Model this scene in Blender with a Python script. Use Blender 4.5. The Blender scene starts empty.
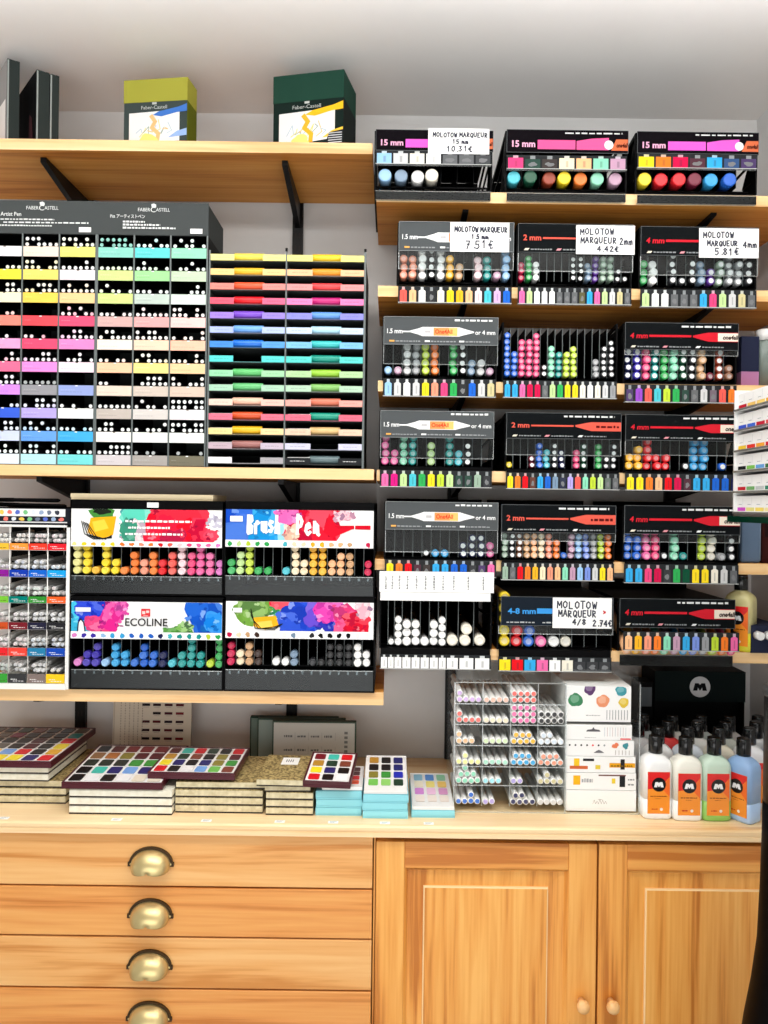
import bpy, bmesh, math, random
from mathutils import Vector, Matrix

random.seed(7)
PI = math.pi
SC = bpy.context.scene
COLL = SC.collection

# ------------------------------------------------------------------ camera geometry (768 x 1024)
FPX, VPX, VPY, ROLL = 770.0, 390.0, 505.0, 0.0128
CAMZ, WALLD = 1.47, 1.716           # eye height, distance from the eye to the back wall (y = 0)
_c, _s = math.cos(ROLL), math.sin(ROLL)


def P(px, py, D):
    """A point of the photograph at distance D from the camera -> (x, y, z) in the room."""
    du, dv = px - VPX, py - VPY
    u = du * _c + dv * _s
    v = -du * _s + dv * _c
    return u * D / FPX, D - WALLD, CAMZ - v * D / FPX


def ZO(px, py, D):
    return P(px, py, D)[2]


def XO(px, py, D):
    return P(px, py, D)[0]


# ------------------------------------------------------------------ colours
def lin1(c):
    c /= 255.0
    return c / 12.92 if c <= 0.04045 else ((c + 0.055) / 1.055) ** 2.4


def lin(c, a=1.0):
    return (lin1(c[0]), lin1(c[1]), lin1(c[2]), a)


COL = {
    'white': (245, 245, 243), 'ivory': (238, 232, 215), 'cream': (246, 226, 190), 'pale yellow': (240, 234, 150),
    'yellow': (248, 218, 40), 'amber': (246, 180, 40), 'orange': (245, 125, 45), 'peach': (248, 185, 135),
    'salmon': (240, 150, 120), 'coral': (245, 95, 85), 'red': (225, 25, 35), 'crimson': (205, 25, 75),
    'maroon': (110, 20, 45), 'rust': (150, 55, 30), 'tan': (205, 160, 115), 'brown': (130, 85, 60),
    'dark brown': (62, 42, 34), 'pale pink': (248, 212, 218), 'pink': (235, 105, 165), 'rose': (232, 70, 125),
    'magenta': (210, 30, 125), 'lilac': (205, 170, 225), 'lavender': (175, 160, 225), 'violet': (150, 75, 195),
    'purple': (95, 50, 150), 'indigo': (62, 48, 170), 'navy': (28, 34, 82), 'blue': (35, 100, 205),
    'periwinkle': (120, 145, 220), 'sky blue': (55, 165, 225), 'light blue': (150, 195, 238), 'grey blue': (120, 145, 170),
    'turquoise': (75, 190, 205), 'teal': (25, 150, 145), 'mint': (135, 215, 180), 'green': (50, 170, 85),
    'dark green': (20, 80, 55), 'lime': (190, 215, 60), 'pale green': (190, 222, 150), 'grey green': (150, 175, 155),
    'olive': (135, 125, 50), 'khaki': (205, 195, 145), 'light grey': (205, 206, 206), 'grey': (150, 152, 155),
    'dark grey': (85, 86, 90), 'charcoal': (45, 46, 50), 'black': (20, 20, 22), 'mauve': (190, 150, 175),
    'ochre': (190, 130, 40),
}


def col(x):
    return COL[x] if isinstance(x, str) else x


def mixc(a, b, t):
    a, b = col(a), col(b)
    return tuple(a[i] * (1 - t) + b[i] * t for i in range(3))


ORD = ['zeroth', 'first', 'second', 'third', 'fourth', 'fifth', 'sixth', 'seventh', 'eighth', 'ninth', 'tenth', 'eleventh',
       'twelfth', 'thirteenth', 'fourteenth', 'fifteenth', 'sixteenth', 'seventeenth', 'eighteenth']


# ------------------------------------------------------------------ materials
def new_mat(name):
    m = bpy.data.materials.new(name)
    m.use_nodes = True
    nt = m.node_tree
    b = nt.nodes['Principled BSDF']
    return m, nt, b


def flat(name, c, rough=0.5, metal=0.0, spec=0.5, coat=0.0):
    m, nt, b = new_mat(name)
    b.inputs['Base Color'].default_value = lin(col(c))
    b.inputs['Roughness'].default_value = rough
    b.inputs['Metallic'].default_value = metal
    b.inputs['Specular IOR Level'].default_value = spec
    b.inputs['Coat Weight'].default_value = coat
    return m


def speckled(name, c1, c2, scale=30, rough=0.6, bump=0.0):
    m, nt, b = new_mat(name)
    tc = nt.nodes.new('ShaderNodeTexCoord')
    n = nt.nodes.new('ShaderNodeTexNoise')
    n.inputs['Scale'].default_value = scale
    n.inputs['Detail'].default_value = 6
    r = nt.nodes.new('ShaderNodeValToRGB')
    r.color_ramp.elements[0].color = lin(c1)
    r.color_ramp.elements[1].color = lin(c2)
    r.color_ramp.elements[0].position = 0.35
    r.color_ramp.elements[1].position = 0.65
    nt.links.new(tc.outputs['Object'], n.inputs['Vector'])
    nt.links.new(n.outputs['Fac'], r.inputs['Fac'])
    nt.links.new(r.outputs['Color'], b.inputs['Base Color'])
    b.inputs['Roughness'].default_value = rough
    if bump:
        bp = nt.nodes.new('ShaderNodeBump')
        bp.inputs['Strength'].default_value = bump
        bp.inputs['Distance'].default_value = 0.002
        nt.links.new(n.outputs['Fac'], bp.inputs['Height'])
        nt.links.new(bp.outputs['Normal'], b.inputs['Normal'])
    return m


def wood(name, c_light, c_mid, c_dark, axis='X', rough=0.42, scale=1.0, coat=0.15):
    """Straight grain along AXIS, cathedral figure from a distorted noise, fine pores."""
    m, nt, b = new_mat(name)
    L = nt.links.new
    tc = nt.nodes.new('ShaderNodeTexCoord')
    oi = nt.nodes.new('ShaderNodeObjectInfo')
    add = nt.nodes.new('ShaderNodeVectorMath')
    add.operation = 'ADD'
    mul = nt.nodes.new('ShaderNodeMath')
    mul.operation = 'MULTIPLY'
    mul.inputs[1].default_value = 37.0
    L(oi.outputs['Random'], mul.inputs[0])
    L(tc.outputs['Object'], add.inputs[0])
    L(mul.outputs[0], add.inputs[1])
    s = {'X': (1.3, 22, 22), 'Z': (22, 22, 1.3), 'Y': (22, 1.3, 22)}[axis]
    mp = nt.nodes.new('ShaderNodeMapping')
    mp.inputs['Scale'].default_value = tuple(v * scale for v in s)
    L(add.outputs[0], mp.inputs['Vector'])
    n1 = nt.nodes.new('ShaderNodeTexNoise')
    n1.inputs['Scale'].default_value = 1.0
    n1.inputs['Detail'].default_value = 3
    n1.inputs['Distortion'].default_value = 1.1
    L(mp.outputs[0], n1.inputs['Vector'])
    s2 = {'X': (5, 160, 160), 'Z': (160, 160, 5), 'Y': (160, 5, 160)}[axis]
    mp2 = nt.nodes.new('ShaderNodeMapping')
    mp2.inputs['Scale'].default_value = tuple(v * scale for v in s2)
    L(add.outputs[0], mp2.inputs['Vector'])
    n2 = nt.nodes.new('ShaderNodeTexNoise')
    n2.inputs['Scale'].default_value = 1.0
    n2.inputs['Detail'].default_value = 4
    L(mp2.outputs[0], n2.inputs['Vector'])
    w = nt.nodes.new('ShaderNodeMath')
    w.operation = 'MULTIPLY_ADD'
    w.inputs[1].default_value = 0.30
    L(n2.outputs['Fac'], w.inputs[0])
    w0 = nt.nodes.new('ShaderNodeMath')
    w0.operation = 'MULTIPLY'
    w0.inputs[1].default_value = 0.70
    L(n1.outputs['Fac'], w0.inputs[0])
    L(w0.outputs[0], w.inputs[2])
    r = nt.nodes.new('ShaderNodeValToRGB')
    e = r.color_ramp.elements
    e[0].position, e[0].color = 0.37, lin(c_dark)
    e[1].position, e[1].color = 0.63, lin(c_light)
    k = r.color_ramp.elements.new(0.47)
    k.color = lin(c_mid)
    L(w.outputs[0], r.inputs['Fac'])
    L(r.outputs['Color'], b.inputs['Base Color'])
    b.inputs['Roughness'].default_value = rough
    b.inputs['Coat Weight'].default_value = coat
    b.inputs['Coat Roughness'].default_value = 0.25
    bp = nt.nodes.new('ShaderNodeBump')
    bp.inputs['Strength'].default_value = 0.15
    bp.inputs['Distance'].default_value = 0.001
    L(n2.outputs['Fac'], bp.inputs['Height'])
    L(bp.outputs['Normal'], b.inputs['Normal'])
    return m


def obj_colour(name, rough=0.35, white=0.0, spec=0.5):
    """Takes the object's own colour (Object Info), mixed with white by WHITE."""
    m, nt, b = new_mat(name)
    oi = nt.nodes.new('ShaderNodeObjectInfo')
    if white:
        mx = nt.nodes.new('ShaderNodeMix')
        mx.data_type = 'RGBA'
        mx.inputs['Factor'].default_value = white
        mx.inputs['B'].default_value = (0.9, 0.9, 0.9, 1)
        nt.links.new(oi.outputs['Color'], mx.inputs['A'])
        nt.links.new(mx.outputs['Result'], b.inputs['Base Color'])
    else:
        nt.links.new(oi.outputs['Color'], b.inputs['Base Color'])
    b.inputs['Roughness'].default_value = rough
    b.inputs['Specular IOR Level'].default_value = spec
    return m


def printed(name, rough=0.45, spec=0.4):
    m, nt, b = new_mat(name)
    a = nt.nodes.new('ShaderNodeAttribute')
    a.attribute_name = 'Col'
    nt.links.new(a.outputs['Color'], b.inputs['Base Color'])
    b.inputs['Roughness'].default_value = rough
    b.inputs['Specular IOR Level'].default_value = spec
    return m


def clear(name, tint=(240, 245, 245), haze=0.06, gloss=0.10, rough=0.06):
    """Thin clear plastic: mostly see-through, a little haze, a little mirror."""
    m, nt, b = new_mat(name)
    nt.nodes.remove(b)
    out = nt.nodes['Material Output']
    tr = nt.nodes.new('ShaderNodeBsdfTransparent')
    tr.inputs['Color'].default_value = lin(tint)
    df = nt.nodes.new('ShaderNodeBsdfDiffuse')
    df.inputs['Color'].default_value = lin(tint)
    gl = nt.nodes.new('ShaderNodeBsdfGlossy')
    gl.inputs['Roughness'].default_value = rough
    m1 = nt.nodes.new('ShaderNodeMixShader')
    m1.inputs[0].default_value = haze
    m2 = nt.nodes.new('ShaderNodeMixShader')
    m2.inputs[0].default_value = gloss
    nt.links.new(tr.outputs[0], m1.inputs[1])
    nt.links.new(df.outputs[0], m1.inputs[2])
    nt.links.new(m1.outputs[0], m2.inputs[1])
    nt.links.new(gl.outputs[0], m2.inputs[2])
    nt.links.new(m2.outputs[0], out.inputs['Surface'])
    return m


M = {}
M['paint'] = speckled('wall_paint', (224, 223, 221), (227, 226, 224), 14, 0.8, 0.03)
M['ceil'] = speckled('ceiling_paint', (232, 230, 227), (235, 233, 230), 8, 0.9, 0.02)
M['floor'] = speckled('floor_vinyl', (196, 196, 194), (206, 206, 205), 20, 0.4, 0.02)
M['edge_oak'] = wood('shelf_edge_wood', (250, 212, 158), (243, 198, 138), (226, 172, 108), 'X', 0.45)
M['birch'] = wood('shelf_wood', (232, 160, 74), (220, 142, 54), (190, 108, 30), 'X', 0.6, 1.0, 0.0)
M['oak_h'] = wood('drawer_oak', (244, 190, 122), (236, 172, 100), (212, 140, 66), 'X', 0.40)
M['oak_h2'] = wood('drawer_oak_red', (240, 174, 98), (230, 154, 78), (204, 124, 52), 'X', 0.40)
M['oak_v'] = wood('door_oak', (252, 188, 100), (236, 160, 72), (198, 118, 40), 'Z', 0.40)
M['oak_rail'] = wood('rail_oak', (246, 180, 94), (230, 154, 70), (198, 118, 42), 'X', 0.40)
M['oak_top'] = wood('worktop_oak', (253, 226, 180), (248, 214, 164), (234, 190, 132), 'X', 0.36)
M['bead'] = flat('pale_bead', (250, 216, 160), 0.4)
M['gap'] = flat('dark_gap', (30, 20, 14), 0.8)
M['black'] = flat('black_plastic', (6, 6, 7), 0.45, 0.0, 0.05)
M['blackmat'] = flat('black_card', (8, 9, 10), 0.55, 0, 0.05)
M['steel'] = flat('black_steel', (11, 11, 12), 0.45, 0.0, 0.25)
M['slate'] = flat('grey_card', (58, 63, 63), 0.6, 0, 0.1)
M['rail'] = flat('grey_rail', (96, 104, 104), 0.4)
M['print'] = printed('printed_card', 0.6, 0.035)
M['gloss'] = printed('printed_gloss', 0.22, 0.5)
M['ocol'] = obj_colour('coloured_plastic', 0.33)
M['otip'] = obj_colour('cap_end', 0.4, 0.34)
M['ocard'] = obj_colour('coloured_card', 0.6, 0.0, 0.3)
M['paintpan'] = obj_colour('dry_paint', 0.3, 0.0, 0.5)
M['white'] = flat('white_plastic', (240, 240, 238), 0.38)
M['tipwhite'] = flat('white_end', (238, 240, 240), 0.4)
M['whitemetal'] = flat('white_wire', (236, 236, 232), 0.4)
M['clear'] = clear('clear_plastic', (236, 239, 239), 0.008, 0.008, 0.2)
M['acryl'] = clear('clear_acrylic', (252, 253, 253), 0.012, 0.02, 0.1)
M['lipclear'] = clear('glossy_lip', (220, 226, 228), 0.012, 0.022, 0.3)
M['edge'] = clear('clear_edge', (242, 246, 246), 0.24, 0.10, 0.2)
M['glass'] = clear('green_glass', (120, 190, 170), 0.25, 0.12)
M['brass'] = flat('antique_brass', (216, 196, 140), 0.36, 0.75)
M['bronze'] = flat('dark_bronze', (70, 54, 34), 0.42, 0.7)
M['knob'] = wood('knob_wood', (246, 200, 140), (240, 186, 120), (226, 168, 98), 'Y', 0.35)
M['maroon'] = flat('maroon_lacquer', (74, 14, 30), 0.3)
M['trim'] = flat('dark_book_cloth', (40, 30, 26), 0.6)
M['aqua'] = flat('light_blue_card', (140, 214, 226), 0.5)
M['silver'] = flat('silver_edge', (150, 152, 148), 0.35, 0.6)


# ------------------------------------------------------------------ mesh building
class MB:
    """Collects polygons and links them as ONE mesh object."""

    def __init__(self):
        self.v, self.f, self.m, self.c, self.s, self.mats = [], [], [], [], [], []

    def mi(self, mat):
        mat = M[mat] if isinstance(mat, str) else mat
        if mat not in self.mats:
            self.mats.append(mat)
        return self.mats.index(mat)

    def poly(self, pts, mat='print', c=(128, 128, 128), smooth=False):
        n = len(self.v)
        self.v.extend([tuple(p) for p in pts])
        self.f.append(list(range(n, n + len(pts))))
        self.m.append(self.mi(mat))
        self.c.append(lin(col(c)))
        self.s.append(smooth)

    def box(self, x0, x1, y0, y1, z0, z1, mat='black', c=(128, 128, 128), T=None, front=None):
        n = len(self.v)
        p = [(x0, y0, z0), (x1, y0, z0), (x1, y1, z0), (x0, y1, z0), (x0, y0, z1), (x1, y0, z1), (x1, y1, z1), (x0, y1, z1)]
        if T is not None:
            p = [tuple(T @ Vector(q)) for q in p]
        self.v.extend(p)
        k, cc = self.mi(mat), lin(col(c))
        for i, q in enumerate(((0, 3, 2, 1), (4, 5, 6, 7), (0, 1, 5, 4), (1, 2, 6, 5), (2, 3, 7, 6), (3, 0, 4, 7))):
            self.f.append([n + a for a in q])
            self.m.append(k)
            self.c.append(cc)
            self.s.append(False)

    def lathe(self, prof, n=16, mat='ocol', c=(128, 128, 128), T=None, mats=None, smooth=True, c0=True, c1=True, cols=None):
        """PROF: [(radius, t)] along +z (T moves it). MATS: a material for each of the len(prof)-1 bands."""
        base = len(self.v)
        for r, t in prof:
            for i in range(n):
                a = 2 * PI * i / n
                q = Vector((r * math.cos(a), r * math.sin(a), t))
                self.v.append(tuple(T @ q) if T is not None else tuple(q))
        cc = lin(col(c))
        for j in range(len(prof) - 1):
            k = self.mi(mats[j] if mats else mat)
            cj = lin(col(cols[j])) if cols else cc
            for i in range(n):
                a, b = base + j * n + i, base + j * n + (i + 1) % n
                self.f.append([a, b, b + n, a + n])
                self.m.append(k)
                self.c.append(cj)
                self.s.append(smooth)
        if c0:
            self.f.append([base + i for i in range(n)][::-1])
            self.m.append(self.mi(mats[0] if mats else mat))
            self.c.append(lin(col(cols[0])) if cols else cc)
            self.s.append(False)
        if c1:
            o = base + (len(prof) - 1) * n
            self.f.append([o + i for i in range(n)])
            self.m.append(self.mi(mats[-1] if mats else mat))
            self.c.append(lin(col(cols[-1])) if cols else cc)
            self.s.append(False)

    def loft(self, secs, n=28, mat='white', c=(128, 128, 128), p=4.0, T=None):
        """Superellipse sections (z, half x, half y[, exponent])."""
        base = len(self.v)
        for s in secs:
            z, hx, hy = s[:3]
            e = 2.0 / (s[3] if len(s) > 3 else p)
            for i in range(n):
                a = 2 * PI * (i + 0.5) / n
                ca, sa = math.cos(a), math.sin(a)
                q = Vector((hx * math.copysign(abs(ca) ** e, ca), hy * math.copysign(abs(sa) ** e, sa), z))
                self.v.append(tuple(T @ q) if T is not None else tuple(q))
        k, cc = self.mi(mat), lin(col(c))
        for j in range(len(secs) - 1):
            for i in range(n):
                a, b = base + j * n + i, base + j * n + (i + 1) % n
                self.f.append([a, b, b + n, a + n])
                self.m.append(k)
                self.c.append(cc)
                self.s.append(True)
        o = base + (len(secs) - 1) * n
        for q in ([base + i for i in range(n)][::-1], [o + i for i in range(n)]):
            self.f.append(q)
            self.m.append(k)
            self.c.append(cc)
            self.s.append(False)

    def rod(self, a, b, r, mat='steel', c=(128, 128, 128), n=8):
        a, b = Vector(a), Vector(b)
        d = b - a
        T = Matrix.Translation(a) @ d.to_track_quat('Z', 'Y').to_matrix().to_4x4()
        self.lathe([(r, 0), (r, d.length)], n, mat, c, T)

    def prism(self, pts, y0, y1, mat='steel', c=(128, 128, 128), axis='y'):
        """Extrudes a 2-D outline along one axis: pts are (x, z) for axis y, (y, z) for axis x."""
        f = (lambda p, t: (p[0], t, p[1])) if axis == 'y' else (lambda p, t: (t, p[0], p[1]))
        n = len(pts)
        base = len(self.v)
        self.v.extend([f(p, y0) for p in pts] + [f(p, y1) for p in pts])
        k, cc = self.mi(mat), lin(col(c))
        fs = [list(range(base, base + n)), [base + n + i for i in range(n)][::-1]]
        fs += [[base + i, base + (i + 1) % n, base + n + (i + 1) % n, base + n + i][::-1] for i in range(n)]
        for q in fs:
            self.f.append(q)
            self.m.append(k)
            self.c.append(cc)
            self.s.append(False)

    def mesh(self, name):
        me = bpy.data.meshes.new(name)
        me.from_pydata(self.v, [], self.f)
        for m in self.mats:
            me.materials.append(m)
        me.polygons.foreach_set('material_index', self.m)
        me.polygons.foreach_set('use_smooth', self.s)
        a = me.color_attributes.new('Col', 'FLOAT_COLOR', 'CORNER')
        d = []
        for q, cc in zip(self.f, self.c):
            d.extend(list(cc) * len(q))
        a.data.foreach_set('color', d)
        me.update()
        return me

    def build(self, name, parent=None, loc=(0, 0, 0), bevel=0.0, color=None):
        o = bpy.data.objects.new(name, self.mesh(name))
        COLL.objects.link(o)
        o.location = loc
        o.parent = parent
        if color is not None:
            o.color = lin(col(color))
        if bevel:
            b = o.modifiers.new('edge', 'BEVEL')
            b.width = bevel
            b.segments = 2
            b.limit_method = 'ANGLE'
        return o


def tag(o, label, cat, group=None, kind=None):
    o['label'] = label
    o['category'] = cat
    if group:
        o['group'] = group
    if kind:
        o['kind'] = kind
    return o


def thing(name, label, cat, loc=(0, 0, 0), rot=(0, 0, 0), group=None):
    o = bpy.data.objects.new(name, None)
    o.empty_display_size = 0.05
    COLL.objects.link(o)
    o.location = loc
    o.rotation_euler = rot
    return tag(o, label, cat, group)


def inst(name, me, loc, color=None, rot=(0, 0, 0), parent=None):
    o = bpy.data.objects.new(name, me)
    COLL.objects.link(o)
    o.location = loc
    o.rotation_euler = rot
    o.parent = parent
    if color is not None:
        o.color = lin(col(color))
    return o


def structure(name, mb, **k):
    o = mb.build(name, **k)
    o['kind'] = 'structure'
    return o


# ------------------------------------------------------------------ printing: flat polygons on a face
_text_cache = {}


def text_polys(s, bold=0.0):
    if (s, bold) in _text_cache:
        return _text_cache[(s, bold)]
    cu = bpy.data.curves.new('lettering', 'FONT')
    cu.body = s
    cu.size = 1.0
    cu.resolution_u = 3
    cu.offset = bold
    o = bpy.data.objects.new('lettering', cu)
    COLL.objects.link(o)
    dg = bpy.context.evaluated_depsgraph_get()
    dg.update()
    me = bpy.data.meshes.new_from_object(o.evaluated_get(dg))
    out = [[(me.vertices[i].co.x, me.vertices[i].co.y) for i in p.vertices] for p in me.polygons]
    bpy.data.objects.remove(o)
    bpy.data.curves.remove(cu)
    bpy.data.meshes.remove(me)
    _text_cache[(s, bold)] = out
    return out


HAND = {
    'M': [[(0, 0), (.05, 1), (.5, .35), (.95, 1), (1, 0)]], 'O': [[(.5, 1), (.1, .75), (.05, .3), (.45, 0), (.9, .25), (.95, .75), (.5, 1)]],
    'L': [[(.1, 1), (.1, 0), (.85, 0)]], 'T': [[(0, 1), (1, 1)], [(.5, 1), (.5, 0)]], 'W': [[(0, 1), (.25, 0), (.5, .7), (.75, 0), (1, 1)]],
    'A': [[(0, 0), (.5, 1), (1, 0)], [(.2, .4), (.8, .4)]], 'R': [[(.1, 0), (.1, 1), (.8, .85), (.75, .55), (.1, .5), (.9, 0)]],
    'Q': [[(.5, 1), (.1, .75), (.05, .3), (.45, 0), (.9, .25), (.95, .75), (.5, 1)], [(.6, .3), (1, -.1)]],
    'U': [[(.05, 1), (.1, .2), (.5, 0), (.9, .2), (.95, 1)]], 'E': [[(.9, 1), (.1, 1), (.1, 0), (.9, 0)], [(.1, .5), (.7, .5)]],
    '1': [[(.25, .75), (.55, 1), (.55, 0)]], '0': [[(.5, 1), (.1, .6), (.2, .1), (.6, 0), (.9, .4), (.8, .9), (.5, 1)]],
    '2': [[(.1, .8), (.5, 1), (.85, .75), (.1, 0), (.95, 0)]], '3': [[(.1, .95), (.8, .9), (.4, .55), (.85, .3), (.5, 0), (.1, .1)]],
    '4': [[(.7, 0), (.7, 1), (.05, .35), (.95, .35)]], '5': [[(.9, 1), (.2, 1), (.15, .55), (.7, .6), (.85, .25), (.5, 0), (.1, .1)]],
    '7': [[(.1, 1), (.9, 1), (.35, 0)], [(.3, .5), (.8, .5)]],
    '8': [[(.5, .55), (.15, .8), (.5, 1), (.85, .8), (.5, .55), (.1, .25), (.5, 0), (.9, .25), (.5, .55)]],
    'B': [[(.1, 0), (.2, 1)], [(.1, .95), (.7, 1), (.8, .75), (.2, .52), (.8, .4), (.7, .05), (.05, 0)]], 'r': [[(.1, .55), (.2, .5), (.2, 0)], [(.2, .35), (.5, .6), (.85, .5)]],
    'u': [[(.1, .55), (.15, .1), (.5, 0), (.8, .55)], [(.85, .6), (.85, .05), (1, 0)]], 's': [[(.85, .55), (.4, .6), (.2, .42), (.8, .2), (.5, 0), (.1, .05)]],
    'h': [[(.15, 0), (.3, 1)], [(.2, .35), (.5, .6), (.75, .5), (.8, 0)]], 'P': [[(.15, -.05), (.25, 1)], [(.05, .9), (.6, 1), (.9, .75), (.7, .5), (.25, .42)]],
    'e': [[(.15, .3), (.8, .4), (.65, .6), (.3, .5), (.15, .2), (.5, 0), (.9, .15)]], 'n': [[(.15, 0), (.2, .6)], [(.2, .4), (.5, .6), (.75, .5), (.8, .05), (1, 0)]],
    'm': [[(0, 0), (.05, .6), (.1, .45), (.3, .6), (.45, .45), (.48, 0)], [(.48, .45), (.7, .6), (.9, .45), (.95, 0)]],
    '.': [[(.4, 0), (.5, .08)]], ',': [[(.5, .1), (.35, -.15)]], '/': [[(.1, -.1), (.9, 1)]],
    '\u20ac': [[(.95, .9), (.5, 1), (.25, .5), (.5, 0), (.95, .1)], [(.05, .6), (.7, .6)], [(.05, .4), (.7, .4)]],
    '*': [[(.3, .4), (.7, .6)], [(.3, .6), (.7, .4)]],
}


def clip_poly(pts, x0, z0, x1, z1):
    for ax, lim, sg in ((0, x0, 1), (0, x1, -1), (1, z0, 1), (1, z1, -1)):
        out = []
        n = len(pts)
        for i in range(n):
            a, b = pts[i], pts[(i + 1) % n]
            ia, ib = (a[ax] - lim) * sg >= 0, (b[ax] - lim) * sg >= 0
            if ia:
                out.append(a)
            if ia != ib:
                t = (lim - a[ax]) / (b[ax] - a[ax])
                out.append((a[0] + (b[0] - a[0]) * t, a[1] + (b[1] - a[1]) * t))
        pts = out
        if len(pts) < 3:
            return []
    return pts


class Pr:
    """A print on the face y = y of a card: every shape lies a hair in front of the one before."""

    def __init__(self, mb, y, rect, mat='print', step=0.00006):
        self.mb, self.y, self.r, self.mat, self.step, self.n = mb, y, rect, mat, step, 1

    def poly(self, pts, c, new=True):
        if self.r:
            pts = clip_poly(pts, *self.r)
        if len(pts) >= 3:
            y = self.y - self.step * self.n
            self.mb.poly([(p[0], y, p[1]) for p in pts], self.mat, c)
        self.n += 1 if new else .03

    def rect(self, x0, z0, x1, z1, c, new=True):
        self.poly([(x0, z0), (x1, z0), (x1, z1), (x0, z1)], c, new)

    def disc(self, x, z, r, c, n=14, rz=None):
        rz = rz or r
        self.poly([(x + r * math.cos(2 * PI * i / n), z + rz * math.sin(2 * PI * i / n)) for i in range(n)], c)

    def blob(self, x, z, rx, rz, c, rough=0.25, n=22, rnd=random):
        ph = [rnd.uniform(0, 6.3) for _ in range(4)]
        pts = []
        for i in range(n):
            a = 2 * PI * i / n
            k = 1 + rough * (math.sin(2 * a + ph[0]) * .4 + math.sin(3 * a + ph[1]) * .35 + math.sin(5 * a + ph[2]) * .3) + rnd.uniform(-.5, .5) * rough
            pts.append((x + rx * k * math.cos(a), z + rz * k * math.sin(a)))
        self.poly(pts, c)

    def line(self, pts, w, c, new=True):
        for a, b in zip(pts, pts[1:]):
            dx, dz = b[0] - a[0], b[1] - a[1]
            L = math.hypot(dx, dz) or 1e-9
            ox, oz = -dz / L * w / 2, dx / L * w / 2
            ex, ez = dx / L * w * .3, dz / L * w * .3
            self.poly([(a[0] - ox - ex, a[1] - oz - ez), (b[0] - ox + ex, b[1] - oz + ez), (b[0] + ox + ex, b[1] + oz + ez), (a[0] + ox - ex, a[1] + oz - ez)], c, False)
        if new:
            self.n += 1

    def text(self, s, x0, z0, x1, z1, c, bold=0.0, keep=False, shear=0.0, cx=False):
        ps = text_polys(s, bold)
        if not ps:
            return
        xs = [p[0] for q in ps for p in q]
        ys = [p[1] for q in ps for p in q]
        ax, bx, ay, by = min(xs), max(xs), min(ys), max(ys)
        sx, sy = (x1 - x0) / (bx - ax), (z1 - z0) / (by - ay)
        if keep:
            sx = sy = min(sx, sy)
        off = ((x1 - x0) - sx * (bx - ax)) / 2 if cx else 0
        for q in ps:
            self.poly([(x0 + off + (p[0] - ax) * sx + shear * (p[1] - ay) * sy, z0 + (p[1] - ay) * sy) for p in q], c, False)
        self.n += 1

    def hand(self, s, x0, z0, h, adv, c=(45, 48, 60), w=None, rnd=random):
        w = w or h * 0.13
        x = x0
        for ch in s:
            for st in HAND.get(ch, []):
                jx, jz = rnd.uniform(-.06, .06), rnd.uniform(-.08, .08)
                self.line([(x + (p[0] + jx) * adv * .72, z0 + (p[1] + jz) * h) for p in st], w, c, False)
            x += adv * (0.5 if ch in '., ' else 1.0)
        self.n += 1

    def scribble(self, x0, z0, x1, h, c, n=14, rnd=random):
        """A line of print too small to read: short dashes."""
        x = x0
        while x < x1:
            w = (x1 - x0) / n * rnd.uniform(.5, 1.4)
            self.rect(x, z0, min(x + w, x1), z0 + h * rnd.uniform(.75, 1.0), c, False)
            x += w + (x1 - x0) / n * .3
        self.n += 1

# ------------------------------------------------------------------ the room
CEIL = 2.338
m = MB(); m.box(-2.6, 0.907, 0, 0.1, 0, CEIL, 'paint'); structure('wall_back', m)
m = MB(); m.box(0.807, 0.907, -4.2, 0, 0, CEIL, 'paint'); structure('wall_right', m)
m = MB(); m.box(-2.7, -2.6, -4.2, 0.1, 0, CEIL, 'paint'); structure('wall_left', m)
m = MB(); m.box(-2.7, 0.907, -4.2, 0.1, CEIL, CEIL + 0.1, 'ceil'); structure('ceiling', m)
m = MB(); m.box(-2.7, 0.907, -4.2, 0.1, -0.1, 0, 'floor'); structure('floor', m)

# ------------------------------------------------------------------ worktop and cabinets
WT, WB = 0.908, 0.887
YT, YC = -0.367, -0.354                       # worktop nose, cabinet fronts
m = MB()
prof = [(0.0 - .002, WB), (-.002, WT), (YT + .006, WT), (YT + .0025, WT - .001), (YT, WT - .004), (YT, WT - .0095),
        (YT + .002, WT - .0105), (YT + .002, WT - .0125), (YT + .0005, WT - .0135), (YT + .0005, WB)]
m.prism(prof, -1.0, 0.803, 'oak_top', axis='x')
o = m.build('worktop')
tag(o, 'long pale oak worktop with a grooved front edge lying over drawers and cupboard', 'worktop')


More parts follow.
